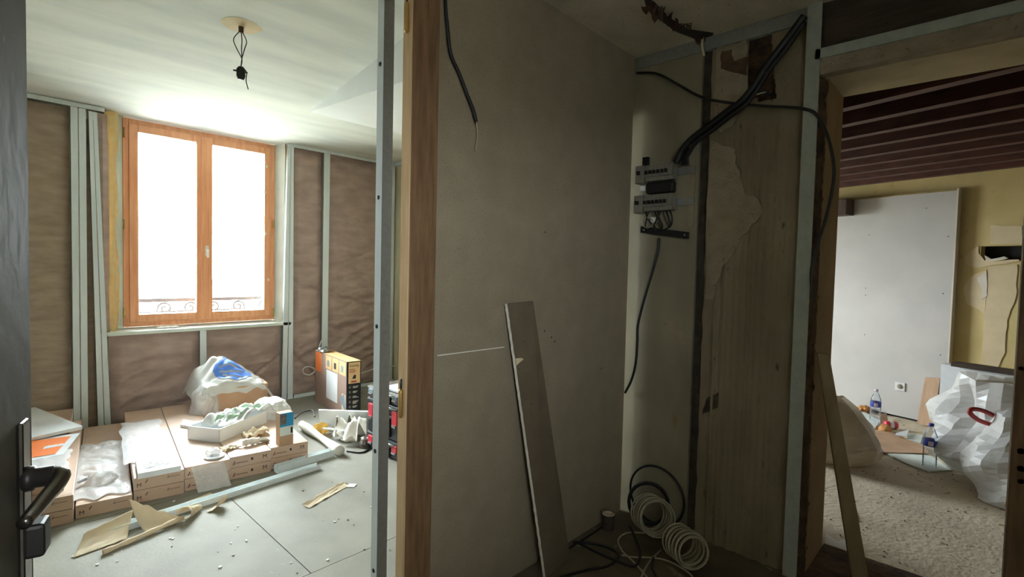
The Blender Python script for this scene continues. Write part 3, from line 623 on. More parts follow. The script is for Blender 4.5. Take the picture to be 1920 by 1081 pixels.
o = MB().obox((.40, 3.62, .10), (.05, .03, .004), (-.008, .014, 0), (0, 0, .008)).build('metal_clip', 'steel'); tag(o, 'small grey metal clip on the film of the low carton', 'clip')
# things on the leftmost stack
pts = [(.494, 4.29, .226), (.31, 4.97, .245), (-.2, 4.8, .245), (.0, 4.12, .226)]
o = MB().prism(pts, (0, 0, .022)).build('flat_parcel', 'white_card', bevel=.002); tag(o, 'flat white parcel with a pointed corner on the leftmost stack', 'parcel')
lf = empty('leaflet_sleeve', (.2, 3.8, .217), 'white sleeve with an orange label on the leftmost stack', 'packaging')
MB().prism([onz(*q, .219) for q in ((40, 868), (118, 852), (150, 812), (60, 824))], (0, 0, .003)).build('sleeve', 'white_plastic', lf)
ol_ = MB().prism([onz(*q, .2235) for q in ((40, 861), (104, 850), (133, 817), (40, 829))], (0, 0, .0012)).build('orange_label', 'orange', lf)
for k in range(4): MB().prism([onz(80+10*k+dx, 842-2*k+dy, .2252) for dx, dy in ((0, 0), (12, -3), (14, -8+k), (3, -5))], (0, 0, .0006)).build('printed_mark', 'white_card', ol_)
# cardboard box under the logo bag
bx = MB().obox((1.24, 4.50, ZT), (.50, -.02, 0), (.05, .32, 0), (0, 0, .17)).build('cardboard_box', 'carton_plain', bevel=.004); tag(bx, 'plain cardboard box under the white logo bag', 'box')
def bagf(u, v):
    x = 1.20+.60*u+.03*nz(v*3, 1, 2); y = 4.46+.40*v+.02*nz(u*3, 4, 1)
    pk = math.exp(-((u-.40)/.36)**2-((v-.75)/.5)**2)
    z = .318+.215*pk+.028*(abs(nz(u*5, v*4, 3))*1.6-.3)
    e = min(u, 1-u); ev = v
    if ev < .1: z -= (.1-ev)*.55*(1+.8*nz(u*6, 0, 3))
    if u > .86: z -= (u-.86)*.9
    if u < .1: z -= (.1-u)*1.2
    return Vector((x, y, z))
bg_ = empty('shopping_bag', (1.5, 4.66, .32), 'white plastic bag with blue apple logo over a cardboard box', 'bag')
MB().grid(bagf, 40, 30).build('bag_sheet', 'white_bag', bg_)
def apple(u, v):
    a = (u-.50)/.24; b = (v-.40)/.24; k = a*a+b*b*1.1
    top = ((u-.48)/.035)**2+((v-.70)/.06)**2 < 1
    wave = any(abs(b-c-.10*math.sin(a*3+c*4)) < .075 and abs(a) < .72-.3*abs(c) for c in (-.5, -.1, .3))
    return (k < 1 and not wave) or top
MB().grid(lambda u, v: bagf(u, v)+Vector((-.002, -.004, .004)), 90, 70, lambda u, v: not apple(u, v)).build('blue_logo', 'blue_print', bg_)
lump(1.27, 4.52, ZT, .10, .08, .2, 'film_cloudy', 'clear_bag', 'clear plastic wrap at the left side of the logo bag', 'plastic', 9)
# open white box with crumpled packing
wbx = empty('open_box', (1.3, 3.9, ZT), 'open white carton with crumpled packing sheets on the stacks', 'box')
o0 = Vector((1.118, 3.68, ZT+.001)); ua = Vector((.86, .51, 0)).normalized(); ub = Vector((-ua.y, ua.x, 0)); L_, W_, H_, T_ = .46, .25, .085, .005
MB().obox(o0, ua*L_, ub*W_, (0, 0, T_)).build('base', 'white_card', wbx)
for a, b, c in ((o0, ua*L_, ub*T_), (o0+ub*(W_-T_), ua*L_, ub*T_), (o0, ua*T_, ub*W_), (o0+ua*(L_-T_), ua*T_, ub*W_)):
    MB().obox(a+Vector((0, 0, T_)), b, c, (0, 0, H_)).build('side_wall', 'white_card', wbx)
def crump(o, a, b, z, amp, seed, nm, m, lab, cat, nu=36, nv=22, parent=None, arch=.0):
    def fn(u, v):
        p = Vector(o)+a*u+b*v; k = amp*(abs(nz(u*3+seed, v*3, 1))*1.5+abs(nz(u*5, v*5+seed, 2))*.5+.25*nz(u*2, v*2, seed))
        return Vector((p.x+.02*nz(v*5, seed, u*3), p.y+.02*nz(u*5, seed, v*3), z+k+arch*math.sin(math.pi*u)))
    ob = MB().grid(fn, nu, nv).build(nm, m, parent, solid=.0012)
    return tag(ob, lab, cat) if lab else ob
pk = crump(o0+ua*.08+ub*.0, ua*.46, ub*.22, ZT+.07, .06, 4, 'packing_sheet', 'white_bag', 'crumpled white and green packing sheets in the open box', 'packaging', arch=.02)
crump(o0+ua*.13+ub*.05, ua*.34, ub*.018, ZT+.10, .05, 4, 'green_stripe', 'green_print', None, None, 24, 3, pk, .01)
crump(o0+ua*.10+ub*.12, ua*.32, ub*.014, ZT+.10, .05, 4, 'green_stripe', 'green_print', None, None, 24, 3, pk, .01)
lump(1.62, 4.1, ZT, .12, .16, .13, 'white_bag', 'packing_sheet', 'bluish white crumpled plastic right of the open box', 'packaging', 14, .35)
q = [onz(*t, ZT+.002) for t in ((338, 800), (374, 806), (376, 796), (344, 790))]
o = MB().prism(q, (0, 0, .018)).build('trim_strip', 'white_card'); tag(o, 'short white strip poking out left of the open box', 'strip')
o = MB().tube(spline([onz(*t, ZT+.12) for t in ((402, 775), (412, 772), (424, 776), (428, 779))]), .004, 6).build('cable_tie', 'photo_grey'); tag(o, 'short grey tie inside the open white box', 'tie')
# small upright box
sb = empty('upright_box', (1.42, 3.38, ZT), 'small upright carton with blue photo label on the rightmost stack', 'box')
MB().box(1.375, 1.465, 3.348, 3.41, ZT, ZT+.215).build('carton_body', 'carton_plain', sb, bevel=.002)
bl_ = MB().box(1.376, 1.464, 3.3465, 3.348, ZT+.125, ZT+.214).build('blue_label', 'blue', sb)
MB().box(1.378, 1.418, 3.3455, 3.3465, ZT+.14, ZT+.207).build('photo_print', 'photo_grey', bl_)
gl_ = MB().box(1.376, 1.464, 3.3465, 3.348, ZT+.066, ZT+.125).build('grey_label', 'reveal', sb)
MB().box(1.446, 1.459, 3.3455, 3.3465, ZT+.075, ZT+.115).build('barcode', 'black', gl_)
# tape disc, glove, scraps on the stacks
td = empty('tape_disc', (1.015, 3.43, ZT), 'flat clear disc with crumpled film on the fourth stack', 'disc')
MB().lathe([(.025, .001), (.055, .001), (.058, .005), (.055, .009), (.025, .009), (.025, .001)], (1.015, 3.43, ZT+.001), (0, 0, 1), 28).build('disc', 'white_plastic', td)
lump(1.01, 3.435, ZT+.009, .04, .035, .045, 'film_cloudy', 'crumpled_film', None, None, 3, parent=td)
o = crump((1.09, 3.47, 0), Vector((.10, .02, 0)), Vector((-.01, .06, 0)), ZT+.002, .025, 6, 'paper_scrap', 'paper', 'brown crumpled paper beside the tape disc', 'paper', 14, 8)
gl = empty('work_glove', (1.26, 3.5, ZT), 'pale rolled work glove on the fifth carton stack', 'glove')
MB().tube(spline([(1.20, 3.50, ZT+.024), (1.24, 3.50, ZT+.026), (1.30, 3.49, ZT+.022)]), [.022-.003*math.sin(i) for i in range(17)], 12).build('cuff', 'paper_white', gl)
for k in range(4): MB().tube(spline([(1.29, 3.485+.01*k, ZT+.02), (1.33, 3.48+.016*k, ZT+.018), (1.36, 3.475+.02*k, ZT+.01)]), .009, 8).build('finger', 'plain_wall', gl)
o = crump((1.27, 3.62, 0), Vector((.16, .02, 0)), Vector((.0, .1, 0)), ZT+.002, .05, 9, 'paper_scrap', 'paper', 'torn brown packing paper under the open box', 'paper', 20, 12)
# heater carton
th = math.radians(-6); HU = Vector((math.cos(th), math.sin(th), 0)); HV = Vector((-HU.y, HU.x, 0)); HO = Vector((2.215, 4.01, 0)); HW, HL, HH = .125, .76, .505
hc = empty('heater_carton', HO+HU*HW/2+HV*HL/2, 'tall heater carton with black printed end and brown side', 'box')
def hbox(u0, u1, v0, v1, z0, z1): return MB().obox(HO+HU*u0+HV*v0+Vector((0, 0, z0)), HU*(u1-u0), HV*(v1-v0), (0, 0, z1-z0))
hbox(0, HW, 0, HL, .001, HH).build('carton_body', 'box_brown', hc)
hbox(0, HW, 0, HL, HH, HH+.001).build('top_face', 'box_label', hc)
e = -.0008
hbox(0, HW, e, 0, .001, HH).build('black_end', 'black', hc)
bgl = hbox(.012, HW-.008, 2*e, e, HH*.62, HH-.008).build('beige_label', 'box_label', hc)
text('brand_name', 'homly', .034, HO+HU*.022+HV*(3*e)+Vector((0, 0, HH*.905)), HU, (0, 0, 1), 'ink', bgl)
for k in range(3): hbox(.02, .02+.05+.01*(k % 2), 3*e, 2*e, HH*.86-.013*k, HH*.86-.013*k+.005).build('text_line', 'red_strap', hc)
MB().prism([HO+HU*a+HV*(3*e)+Vector((0, 0, HH*b)) for a, b in ((.045, .70), (.078, .70), (.078, .765), (.06, .765))], HV*.0005).build('heater_picture', 'black_plastic', hc)
hbox(.035, .085, 3*e, 2*e, HH*.64, HH*.665).build('text_line', 'red_strap', hc)
for k in range(5):
    z = HH*(.56-.085*k)
    hbox(.016, .036, 2*e, e, z-.011, z+.011).build('icon', 'photo_grey', hc)
    for q in range(2 + (k == 3)): hbox(.052, .104-.01*((k+q) % 3), 2*e, e, z-.010*q, z-.010*q+.005).build('text_line', 'patch_white', hc)
bc_ = hbox(.068, .11, 2*e, e, HH*.03, HH*.095).build('barcode', 'white_card', hc)
for k in range(7): hbox(.071+.005*k, .0732+.005*k+.001*(k % 2), 3*e, 2*e, HH*.04, HH*.088).build('barcode_bar', 'black', bc_)
MB().prism([HO+HU*a+HV*(2*e)+Vector((0, 0, HH*b)) for a, b in ((.035, .035), (.055, .045), (.06, .06), (.045, .05))], HV*.0005).build('logo', 'white_card', hc)
sd = lambda v0, v1, z0, z1, nm, m, d=1: hbox(d*e, (d-1)*e, v0, v1, z0, z1).build(nm, m, hc)
sd(.0, .012, .001, HH, 'dark_edge', 'black'); sd(.21, .47, HH*.20, HH*.72, 'heater_picture', 'white_card'); sd(.60, .75, HH*.62, HH*.98, 'side_label', 'orange')
for k in range(3): sd(.03+.16*k, .17+.16*k, HH*.74, HH*.98, 'picture_tile', 'box_label'); sd(.08+.16*k, .13+.16*k, HH*.79, HH*.90, 'picture_mark', 'grey_label' if k != 1 else 'ink', 2)
sd(.03, .11, .02, HH*.42, 'heater_picture', 'patch_cream')
MB().prism([HO+HU*(2*e)+HV*a+Vector((0, 0, b)) for a, b in ((.02, .06), (.16, .16), (.05, .22))], HU*.0005).build('picture_mark', 'grey_label', hc)
MB().obox(HO+HU*.02+HV*.60+Vector((0, 0, HH+.001)), HU*.09, HV*.12, (0, 0, .012)).build('torn_flap', 'bread', hc)
lump(HO.x+.09, HO.y+.6, HH+.012, .05, .06, .035, 'steel', 'tape_gun', 'small grey tool on top of the heater carton', 'tool', 2, .4, 14, 8)
# stacked tool cases
def toolcase(z0, z1, lab, m, latch):
    X0, X1, Y0, Y1 = 1.99, 2.30, 2.80, 3.30
    r = empty('tool_case', ((X0+X1)/2, (Y0+Y1)/2, z0), lab, 'tool case', 'stacked black tool cases')
    H = z1-z0
    MB().box(X0, X1, Y0, Y1, z0+.001, z0+H*.68).build('case_body', 'black_plastic', r, bevel=.012)
    MB().box(X0-.006, X1+.006, Y0-.006, Y1+.006, z0+H*.70, z1-.001).build('case_lid', m, r, bevel=.012)
    for yl in (Y1-.07, Y0+.13):
        lt_ = MB().box(X0-.022, X0-.007, yl-.03, yl+.03, z0+H*.48, z0+H*.86).build('latch', latch, r, bevel=.004)
        MB().box(X0-.028, X0-.022, yl-.022, yl+.022, z0+H*.42, z0+H*.50).build('latch_clip', 'steel', lt_)
    for k in range(3): MB().box(X0-.010, X0, Y0+.20+.05*k, Y0+.22+.05*k, z0+H*.08, z0+H*.6).build('rib', 'black', r)
    MB().box(X0-.008, X0, Y0+.22, Y0+.30, z0+H*.15, z0+H*.5).build('grey_label', 'grey_label', r)
    m_ = MB().tube(spline([(X0-.004, Y0+.12, z1-.02), (X0-.03, Y0+.16, z1-.014), (X0-.03, Y1-.16, z1-.014), (X0-.004, Y1-.12, z1-.02)]), .008, 8); m_.build('carry_handle', 'steel', r)
toolcase(0, .13, 'flat lowest tool case with red latches on the floor', 'black_plastic', 'red')
toolcase(.131, .38, 'tall middle tool case with red latches in the stack', 'black_plastic', 'red')
toolcase(.381, .465, 'grey topmost organiser case of the tool stack', 'photo_grey', 'grey_label')
o = MB().obox((2.0, 2.78, .468), (.22, 0, .0), (0, .34, .0), (0, 0, .02)).build('white_container', 'white_plastic', bevel=.006); tag(o, 'flat white container lying on the topmost tool case', 'container')
# packing debris pile right of the cartons
o = MB().tube(spline([(1.825, 4.02, .045), (1.80, 3.7, .04), (1.765, 3.28, .036)], 10), [.028+.006*math.sin(i*.4) for i in range(21)], 14).build('foam_roll', 'paper_white'); tag(o, 'long white foam roll lying beside the rightmost cartons', 'roll')
tr = empty('polystyrene_tray', (2.02, 3.75, 0), 'bluish white polystyrene tray leaning by the heater carton', 'tray')
MB().obox((1.95, 3.95, .02), (.30, -.34, .0), (-.03, -.02, .14), (.012, .01, .004)).build('tray_back', 'white_plastic', tr); MB().obox((1.90, 3.92, .004), (.30, -.34, .0), (.05, .04, .0), (0, 0, .02)).build('tray_base', 'white_plastic', tr)
for k, (a, b, c, z, am, lab) in enumerate((((1.86, 3.48, 0), Vector((.22, .05, 0)), Vector((.05, .16, 0)), .02, .07, 'creased white packing paper in front of the tray'), ((1.93, 3.36, 0), Vector((.2, .12, 0)), Vector((-.06, .1, 0)), .03, .08, 'crushed white packing strip beside the foam roll'), ((1.90, 3.62, 0), Vector((.16, -.06, 0)), Vector((.1, .14, 0)), .05, .08, 'crumpled pale wrapping heaped on the tray'))):
    def fold(u, v, a=a, b=b, c=c, z=z, k=k, am=am):
        p = Vector(a)+b*u+c*v; f = abs(((u*(1.6+.3*k)+v*(.5-.4*k)+.35*nz(u*2, v*2, k*5)+.3*k) % 1)*2-1)
        return Vector((p.x+.03*nz(v*2, k, u), p.y+.04*f, z+am*1.7*f*(.55+.45*math.sin(2.2*v+k))+.02*nz(u*3, v*3, k)))
    tag(MB().grid(fold, 26, 14).build('packing_paper', 'paper_white', solid=.0012), lab, 'paper')
o = MB().obox((1.86, 3.74, .06), (.10, -.30, .02), (.02, .01, 0), (0, 0, .01)).build('trim_strip', 'white_card'); tag(o, 'narrow white strip lying across the packing heap', 'strip')
lump(1.88, 3.80, .02, .06, .05, .07, 'wool_pale', 'wool_tuft', 'yellow tuft of glass wool on the packing heap', 'insulation', 6, .5, 20, 10)
lump(2.0, 3.33, .0, .05, .05, .07, 'photo_grey', 'offcut', 'dark crumpled offcut at the front of the packing heap', 'scrap', 16, .5, 14, 8)
o = MB().tube(spline([onz(*q, .15) for q in ((553, 784), (563, 775), (575, 770), (587, 770), (590, 781))]), .006, 6).build('black_hook', 'black'); tag(o, 'bent black hook lying behind the small upright carton', 'hook')
o = MB().tube(spline([onz(*q, .006) for q in ((650, 845), (672, 848), (684, 846), (692, 841))]), .006, 6).build('black_cable', 'black'); tag(o, 'short black cable end between packing heap and tool cases', 'cable')
# metal profiles on the floor
def upro(a, b, wd, h, lab, nm='metal_profile'):
    a, b = Vector(a), Vector(b); d = (b-a).normalized(); n = Vector((-d.y, d.x, 0)); r = empty(nm, (a+b)/2, lab, 'profile', 'metal profiles on the floor'); Z = Vector((0, 0, 1))
    MB().obox(a+Z*.001, b-a, n*wd, Z*.002).build('web', 'stud', r); MB().obox(a+Z*.003, b-a, n*.002, Z*h).build('flange', 'stud', r); MB().obox(a+n*(wd-.002)+Z*.003, b-a, n*.002, Z*h).build('flange', 'stud', r)
upro((.36, 3.05, 0), (1.56, 3.15, 0), .05, .03, 'long metal profile on the floor in front of the cartons')
upro((1.33, 3.262, 0), (1.73, 3.30, 0), .05, .045, 'short metal profile at the foot of the rightmost cartons')
o = MB().obox((.74, 3.15, .004), (.20, .06, 0), (-.006, .02, 0), (0, 0, .006)).build('wood_sliver', 'paper'); tag(o, 'thin pale wood sliver between cartons and long profile', 'sliver')
# curled brown paper strips
def curl(o, a, b, h, turns, lab, r0=.03, nu=6, nv=24):
    a, b = Vector(o)+Vector(a)*0, Vector(b); A = Vector(a); 
    return None
def curled(p, along, across, rise, roll, lab, m='paper', nu=20, nv=18, seed=1, taper=(1, 1), slant=0):
    p = Vector(p); al = Vector(along); ac = Vector(across)
    def fn(u, v):
        t = v*roll; R = ac.length/max(roll, .01)
        off = ac.normalized()*(R*math.sin(t)); z = R*(1-math.cos(t))*rise
        w_ = (1-.25*abs(nz(u*3, seed, 1)))*(taper[0]+(taper[1]-taper[0])*u)
        q = p+al*(u+slant*v)+off*w_; return Vector((q.x, q.y, max(.003, p.z+z*w_+.01*abs(nz(u*4, v*3, seed)))))
    o = MB().grid(fn, nu, nv).build('paper_strip', m, solid=.0012); return tag(o, lab, 'paper', 'torn brown paper on the floor')
curled((.30, 2.935, .003), (.20, .03, 0), (-.0, .17, 0), .8, 1.0, 'torn paper piece leaning up at far left of the floor', seed=2, taper=(.8, 1.1), slant=.28)
curled((.58, 2.955, .003), (.18, .03, 0), (-.02, .20, 0), .9, 1.2, 'triangular curled paper piece in the middle of the row', seed=5, taper=(1.25, .1), slant=-.1)
curled((.74, 2.985, .003), (.09, .07, 0), (.12, -.06, 0), 1.0, 4.6, 'cone shaped rolled paper at the right end of the row', seed=7, nv=34, taper=(1.2, .5))
curled((.85, 3.0, .003), (.06, .05, 0), (.08, -.04, 0), 1.0, 1.6, 'open paper curl beside the paper cone', seed=12)
o = MB().tube(spline([(.40, 2.885, .012), (.50, 2.915, .013), (.62, 2.95, .016), (.74, 2.99, .02)]), [.012+.002*math.sin(i) for i in range(25)], 10).build('paper_roll', 'paper'); tag(o, 'tight brown paper roll lying in front of the profile', 'paper')
s1, s2 = onz(580, 953), onz(655, 910)
curled(s1, s2-s1, (-.02, .06, 0), .5, .9, 'narrow cream paper strip alone on the floor', seed=9, nu=24)
o = MB().obox(onz(664, 914)+Vector((0, 0, .001)), (.035, .03, 0), (-.03, .035, 0), (0, 0, .004)).build('plaster_chip', 'white_card'); tag(o, 'small white square chip beside the narrow paper strip', 'chip')
# white cable loop by the heater carton, cables on the wall
o = MB().tube(spline([ony(*q, 4.985) for q in ((607, 632), (600, 645), (598, 668), (594, 690), (582, 702), (570, 700), (568, 692), (576, 687), (588, 690), (596, 700))]), .006, 8).build('white_cable', 'wire_white2'); tag(o, 'white cable looping down left of the heater carton', 'cable')
o = MB().tube(spline([ony(*q, 4.985) for q in ((668, 702), (690, 695), (706, 690), (735, 686), (748, 688))]), .006, 8).build('white_cable', 'wire_white2'); tag(o, 'white cable running from the heater carton behind the stud', 'cable')
# floor crumbs: nobody could count them
def crumbs(n, fn, sz, m, nm, lab):
    mb = MB()
    for i in range(n):
        x, y = fn(); s = sz*random.uniform(.4, 1.6); a = random.uniform(0, 6.28); u = Vector((math.cos(a), math.sin(a), 0))*s; v = Vector((-math.sin(a), math.cos(a), 0))*s*random.uniform(.3, .9)
        mb.obox((x, y, .0005), u, v, (0, 0, s*.4))
    o = mb.build(nm, m); return tag(o, lab, 'debris', None, 'stuff')
crumbs(60, lambda: (random.uniform(.3, 2.6), random.uniform(1.6, 3.0)), .006, 'photo_grey', 'floor_crumbs', 'scattered dark crumbs on the window room floor')
crumbs(70, lambda: (random.uniform(.3, 2.6), random.uniform(1.6, 3.3)), .008, 'white_card', 'floor_crumbs', 'scattered white plaster bits on the window room floor')
crumbs(200, lambda: (random.uniform(2.95, 5.9), random.uniform(-.1, 1.0)), .006, 'crumble', 'floor_grit', 'dark grit scattered over the side room floor')
crumbs(110, lambda: (random.uniform(2.95, 5.9), random.uniform(-.1, 1.0)), .007, 'patch_white', 'floor_grit', 'pale grit scattered over the side room floor')

# ------------------------------------------------------------------ hall things
bd = empty('leaning_board', (1.75, 1.42, 0), 'narrow plasterboard offcut leaning on the hall partition', 'board')
tl, tr_ = Vector((1.505, YP-.016, 1.195)), Vector((1.665, YP-.016, 1.20)); bl, br = Vector((1.70, 1.372, .002)), Vector((1.905, 1.395, .002)); nn = (tr_-tl).cross(bl-tl).normalized()
if nn.y > 0: nn = -nn
T = nn*.0125
def quad(a, b, c, d, t): return MB().add([a, b, c, d, a+t, b+t, c+t, d+t], [(0, 1, 2, 3), (7, 6, 5, 4), (0, 4, 5, 1), (1, 5, 6, 2), (2, 6, 7, 3), (3, 7, 4, 0)])
quad(tl, tr_, br, bl, T).build('board', 'gyps_shaded', bd)
ex = (tl-tr_).normalized()*.0015
def edgef(u, v):
    p = tl.lerp(bl, v)+ex*1.6+T*(u*1.15-.08); return p+Vector((.0025*nz(v*60, 1, u), .002*nz(v*45, 3, 2), 0))
MB().grid(edgef, 3, 90).build('gypsum_edge', 'core', bd)
MB().grid(lambda u, v: tl.lerp(tr_, u)+T*(v*1.1)+Vector((0, 0, .002+.003*nz(u*20, v, 2))), 20, 3).build('gypsum_edge', 'core', bd)
c_ = tl.lerp(bl, .19)+T*1.1; MB().prism([c_, c_+Vector((.03, -.004, .0)), c_+Vector((.045, -.004, -.008)), c_+Vector((.02, -.004, -.018)), c_+Vector((.006, 0, -.03))], T*.2).build('torn_paper', 'patch_cream', bd)
hcb = empty('hanging_cable', ony(893, 228, YP-.02), 'black cable hanging down the hall partition with stripped end', 'cable')
cp = [ony(*q, YP-.02) for q in ((835, 0), (839, 50), (845, 100), (862, 140), (877, 180), (888, 208), (893, 228))]
MB().tube(spline([Vector((cp[0].x-.01, cp[0].y, 2.498))]+cp), .0065, 8).build('sheath', 'black', hcb)
MB().tube(spline([cp[-1], ony(895, 248, YP-.02), ony(894, 262, YP-.02), ony(892, 281, YP-.02)]), .0018, 6).build('bare_wire', 'copper', hcb)
# cables and conduits on the end wall
def wcable(pts, X, r, m, lab, nm='wall_cable'):
    o = MB().tube(spline([onx(*q[:2], (q[2] if len(q) > 2 else X)) for q in pts]), r, 8).build(nm, m); return tag(o, lab, 'cable')
wcable(((1194, 136, 2.50), (1230, 138), (1270, 158), (1310, 180), (1350, 190), (1420, 198), (1480, 201), (1508, 204), (1530, 214), (1550, 250), (1562, 300), (1562, 345), (1548, 410), (1532, 460), (1522, 505), (1522, 540), (1528, 560)), 2.462, .0065, 'black', 'thin black cable crossing the end wall and drooping at the doorway')
wcable(((1508, 30), (1475, 75), (1440, 120), (1415, 160), (1390, 190), (1360, 212), (1330, 236), (1300, 258), (1280, 280), (1268, 305)), 2.455, .017, 'black', 'thick black conduit bundle running diagonally to the breaker rows', 'conduit_bundle')
wcable(((1508, 42), (1478, 86), (1444, 130), (1420, 168), (1396, 198), (1366, 220), (1336, 244), (1306, 266), (1288, 292)), 2.452, .011, 'dark', 'second dark conduit alongside the thick bundle', 'conduit_bundle')
wcable(((1448, 176, 2.50), (1430, 173), (1412, 178), (1396, 190)), 2.47, .008, 'black', 'short black cable curving out of the wall hole')
wcable(((1446, 172, 2.50), (1428, 174), (1408, 182)), 2.458, .003, 'wire_white', 'thin white wire beside the wall hole')
wcable(((1236, 446), (1234, 470), (1226, 500), (1214, 540), (1204, 575), (1196, 610), (1195, 640), (1192, 680), (1184, 712), (1172, 736)), 2.49, .007, 'black', 'black cable running from the breakers down into the corner')
bp_ = empty('breaker_board', (2.47, 1.27, 1.5), 'two open rows of circuit breakers mounted on the end wall', 'electrical panel')
Xf = 2.475
def row(zc, yl, yr):
    MB().box(XE-.012, XE-.006, yr-.09, yl+.01, zc-.018, zc+.018).build('din_rail', 'steel', bp_)
    n = 7; wd = (yl-.055-yr)/n
    mb_ = MB().box(2.435, 2.495, yl-.052, yl, zc-.05, zc+.042).build('main_breaker', 'breaker', bp_, bevel=.003)
    MB().box(2.422, 2.436, yl-.03, yl-.016, zc-.008, zc+.012).build('breaker_toggle', 'black', mb_)
    for k in range(n):
        y1 = yl-.055-wd*k; b = MB().box(2.448, 2.495, y1-wd+.0012, y1, zc-.042, zc+.042).build('breaker', 'breaker', bp_)
        MB().box(2.436, 2.450, y1-wd+.0012, y1, zc-.021, zc+.022).build('breaker_front', 'breaker', b)
        if k < 6: MB().box(2.424, 2.436, y1-wd*.75, y1-wd*.25, zc-.008, zc+.010).build('breaker_toggle', 'black', b)
row(1.855, 1.415, 1.205); row(1.70, 1.418, 1.205)
MB().box(2.45, 2.495, 1.205, 1.36, 1.748, 1.806).build('wire_bundle', 'dark', bp_, bevel=.01)
MB().box(2.44, 2.45, 1.36, 1.385, 1.765, 1.79).build('white_tag', 'white_card', bp_)
p = onx(1211, 309, 2.48); MB().box(2.47, 2.495, p.y-.014, p.y+.016, p.z-.045, p.z+.04).build('bracket', 'black', bp_)
p = onx(1284, 293, 2.48); MB().box(2.47, 2.495, p.y-.014, p.y+.014, p.z-.045, p.z+.045).build('bracket', 'black', bp_)
a, b = onx(1201, 430, 2.48), onx(1290, 441, 2.48); MB().obox(a-Vector((0, 0, .017)), b-a, (.012, 0, 0), (0, 0, .034)).build('bottom_bar', 'black', bp_)
for q in (a.lerp(b, .07), a.lerp(b, .93)): MB().lathe([(.0001, 0), (.006, 0), (.006, .003)], q-Vector((.002, 0, 0)), (1, 0, 0), 10).build('screw', 'steel', bp_)
a, b = onx(1297, 300, 2.5), onx(1293, 425, 2.5); MB().box(XE-.006, XE-.001, a.y-.018, a.y+.01, b.z, a.z).build('pale_strip', 'wall_patch', bp_)
for k in range(7):
    y = 1.36-.022*k; MB().tube(spline([(2.465, y, 1.662), (2.455, y-.01+.02*math.sin(k*2), 1.62), (2.47, y-.015+.015*math.cos(k*3), 1.575), (2.485, 1.30, 1.545)]), .004, 6).build('wire', 'dark', bp_)
MB().tube(spline([onx(*q, 2.45) for q in ((1206, 406), (1204, 416), (1210, 426), (1222, 424), (1224, 412), (1212, 407))]), .002, 6).build('wire', 'copper', bp_)
p = onx(1224, 412, 2.47); MB().box(2.465, 2.48, p.y-.02, p.y+.01, p.z-.014, p.z+.014).build('white_tag', 'white_card', bp_)
# ceiling hole with hanging scraps
ch = empty('ceiling_hole_scraps', onz(1265, 30, ZC), 'torn brown scraps hanging from a hole in the hall ceiling', 'debris')
hp_ = [onz(*q, ZC-.002) for q in ((1205, -10), (1228, 5), (1250, 30), (1290, 55), (1338, 62), (1330, 90), (1300, 72), (1268, 60), (1235, 36), (1212, 14))]
MB().prism(hp_, (0, 0, .0015)).build('hole', 'seam_dark', ch)
for k in range(26):
    t = random.random(); c = onz(1215+110*t, 8+65*t+random.uniform(-8, 8), ZC-.004); a = random.uniform(0, 6.28); s = random.uniform(.015, .04); u = Vector((math.cos(a), math.sin(a), .1))*s
    d = Vector((random.uniform(-.3, .3), random.uniform(-.3, .3), -1)).normalized()*random.uniform(.02, .065)*(1.2-t*.6)
    MB().prism([c, c+u, c+u*.8+d*.6, c+u*.45+d, c+d*.5], u.cross(d).normalized()*.003).build('hanging_flake', 'debris_brown', ch)
MB().tube(spline([onx(1322, 58, 2.49), onx(1316, 80, 2.495), onx(1320, 105, 2.495)]), .006, 6).build('plaster_shred', 'patch_cream', ch)
# coils of cable on the floor
def coil(c, ax, r, n, pitch, rt, m, nm, lab, wob=.04, drift=(0, 0, 0)):
    c, ax = Vector(c), Vector(ax).normalized(); a = ax.orthogonal().normalized(); b = ax.cross(a); pts = []
    for i in range(n*22+1):
        t = i/22; th_ = t*2*math.pi; rr = r*(1+wob*nz(t*1.3, 2, 7)+wob*.6*math.sin(t*2.1))
        pts.append(c+ax*(pitch*t)+(a*math.cos(th_)+b*math.sin(th_))*rr+Vector(drift)*t)
    o = MB().tube(pts, rt, 6).build(nm, m); return tag(o, lab, 'cable')
ax = Vector((-.55, -.62, .16))
coil((2.37, 1.24, .115), ax, .082, 13, .011, .0042, 'wire_white', 'cable_coil', 'white cable coil standing beneath the end wall', .14)
coil((2.27, 1.03, .085), ax, .070, 15, .012, .0042, 'wire_white', 'cable_coil', 'white cable coil nearest the doorway on the hall floor', .14)
coil((2.43, 1.27, .13), Vector((-.8, -.4, .2)), .10, 5, .006, .006, 'black', 'cable_coil', 'dark coiled cable behind the white coils', .05)
o = MB().tube([Vector((2.485, 1.255+.155*math.cos(t), .165+.155*math.sin(t)-.01)) for t in [i*2*math.pi/40 for i in range(40)]], .006, 8, closed=True).build('cable_loop', 'black'); tag(o, 'large black cable loop leaning against the end wall', 'cable')
def fcable(pts, r, m, lab): o = MB().tube(spline([onz(x, y, r+.002+h) for x, y, h in pts]), r, 8).build('floor_cable', m); return tag(o, lab, 'cable')
fcable(((1230, 1000, .01), (1180, 998, .02), (1160, 1010, .02), (1165, 1030, .01), (1185, 1050, 0), (1205, 1072, 0), (1225, 1095, 0)), .004, 'wire_white', 'white cable loop on the hall floor left of the coils')
fcable(((1165, 1040, .0), (1190, 1044, .0), (1225, 1045, .0), (1255, 1052, 0), (1290, 1072, 0), (1310, 1095, 0)), .004, 'wire_white', 'white cable crossing in front of the coils')
fcable(((1240, 1030, .012), (1220, 1050, .01), (1205, 1075, .008), (1198, 1100, 0)), .004, 'wire_white', 'white cable end running towards the camera')
fcable(((1048, 1039, 0), (1075, 1022, 0), (1110, 1000, 0), (1135, 982, 0)), .005, 'black', 'black cable along the foot of the partition')
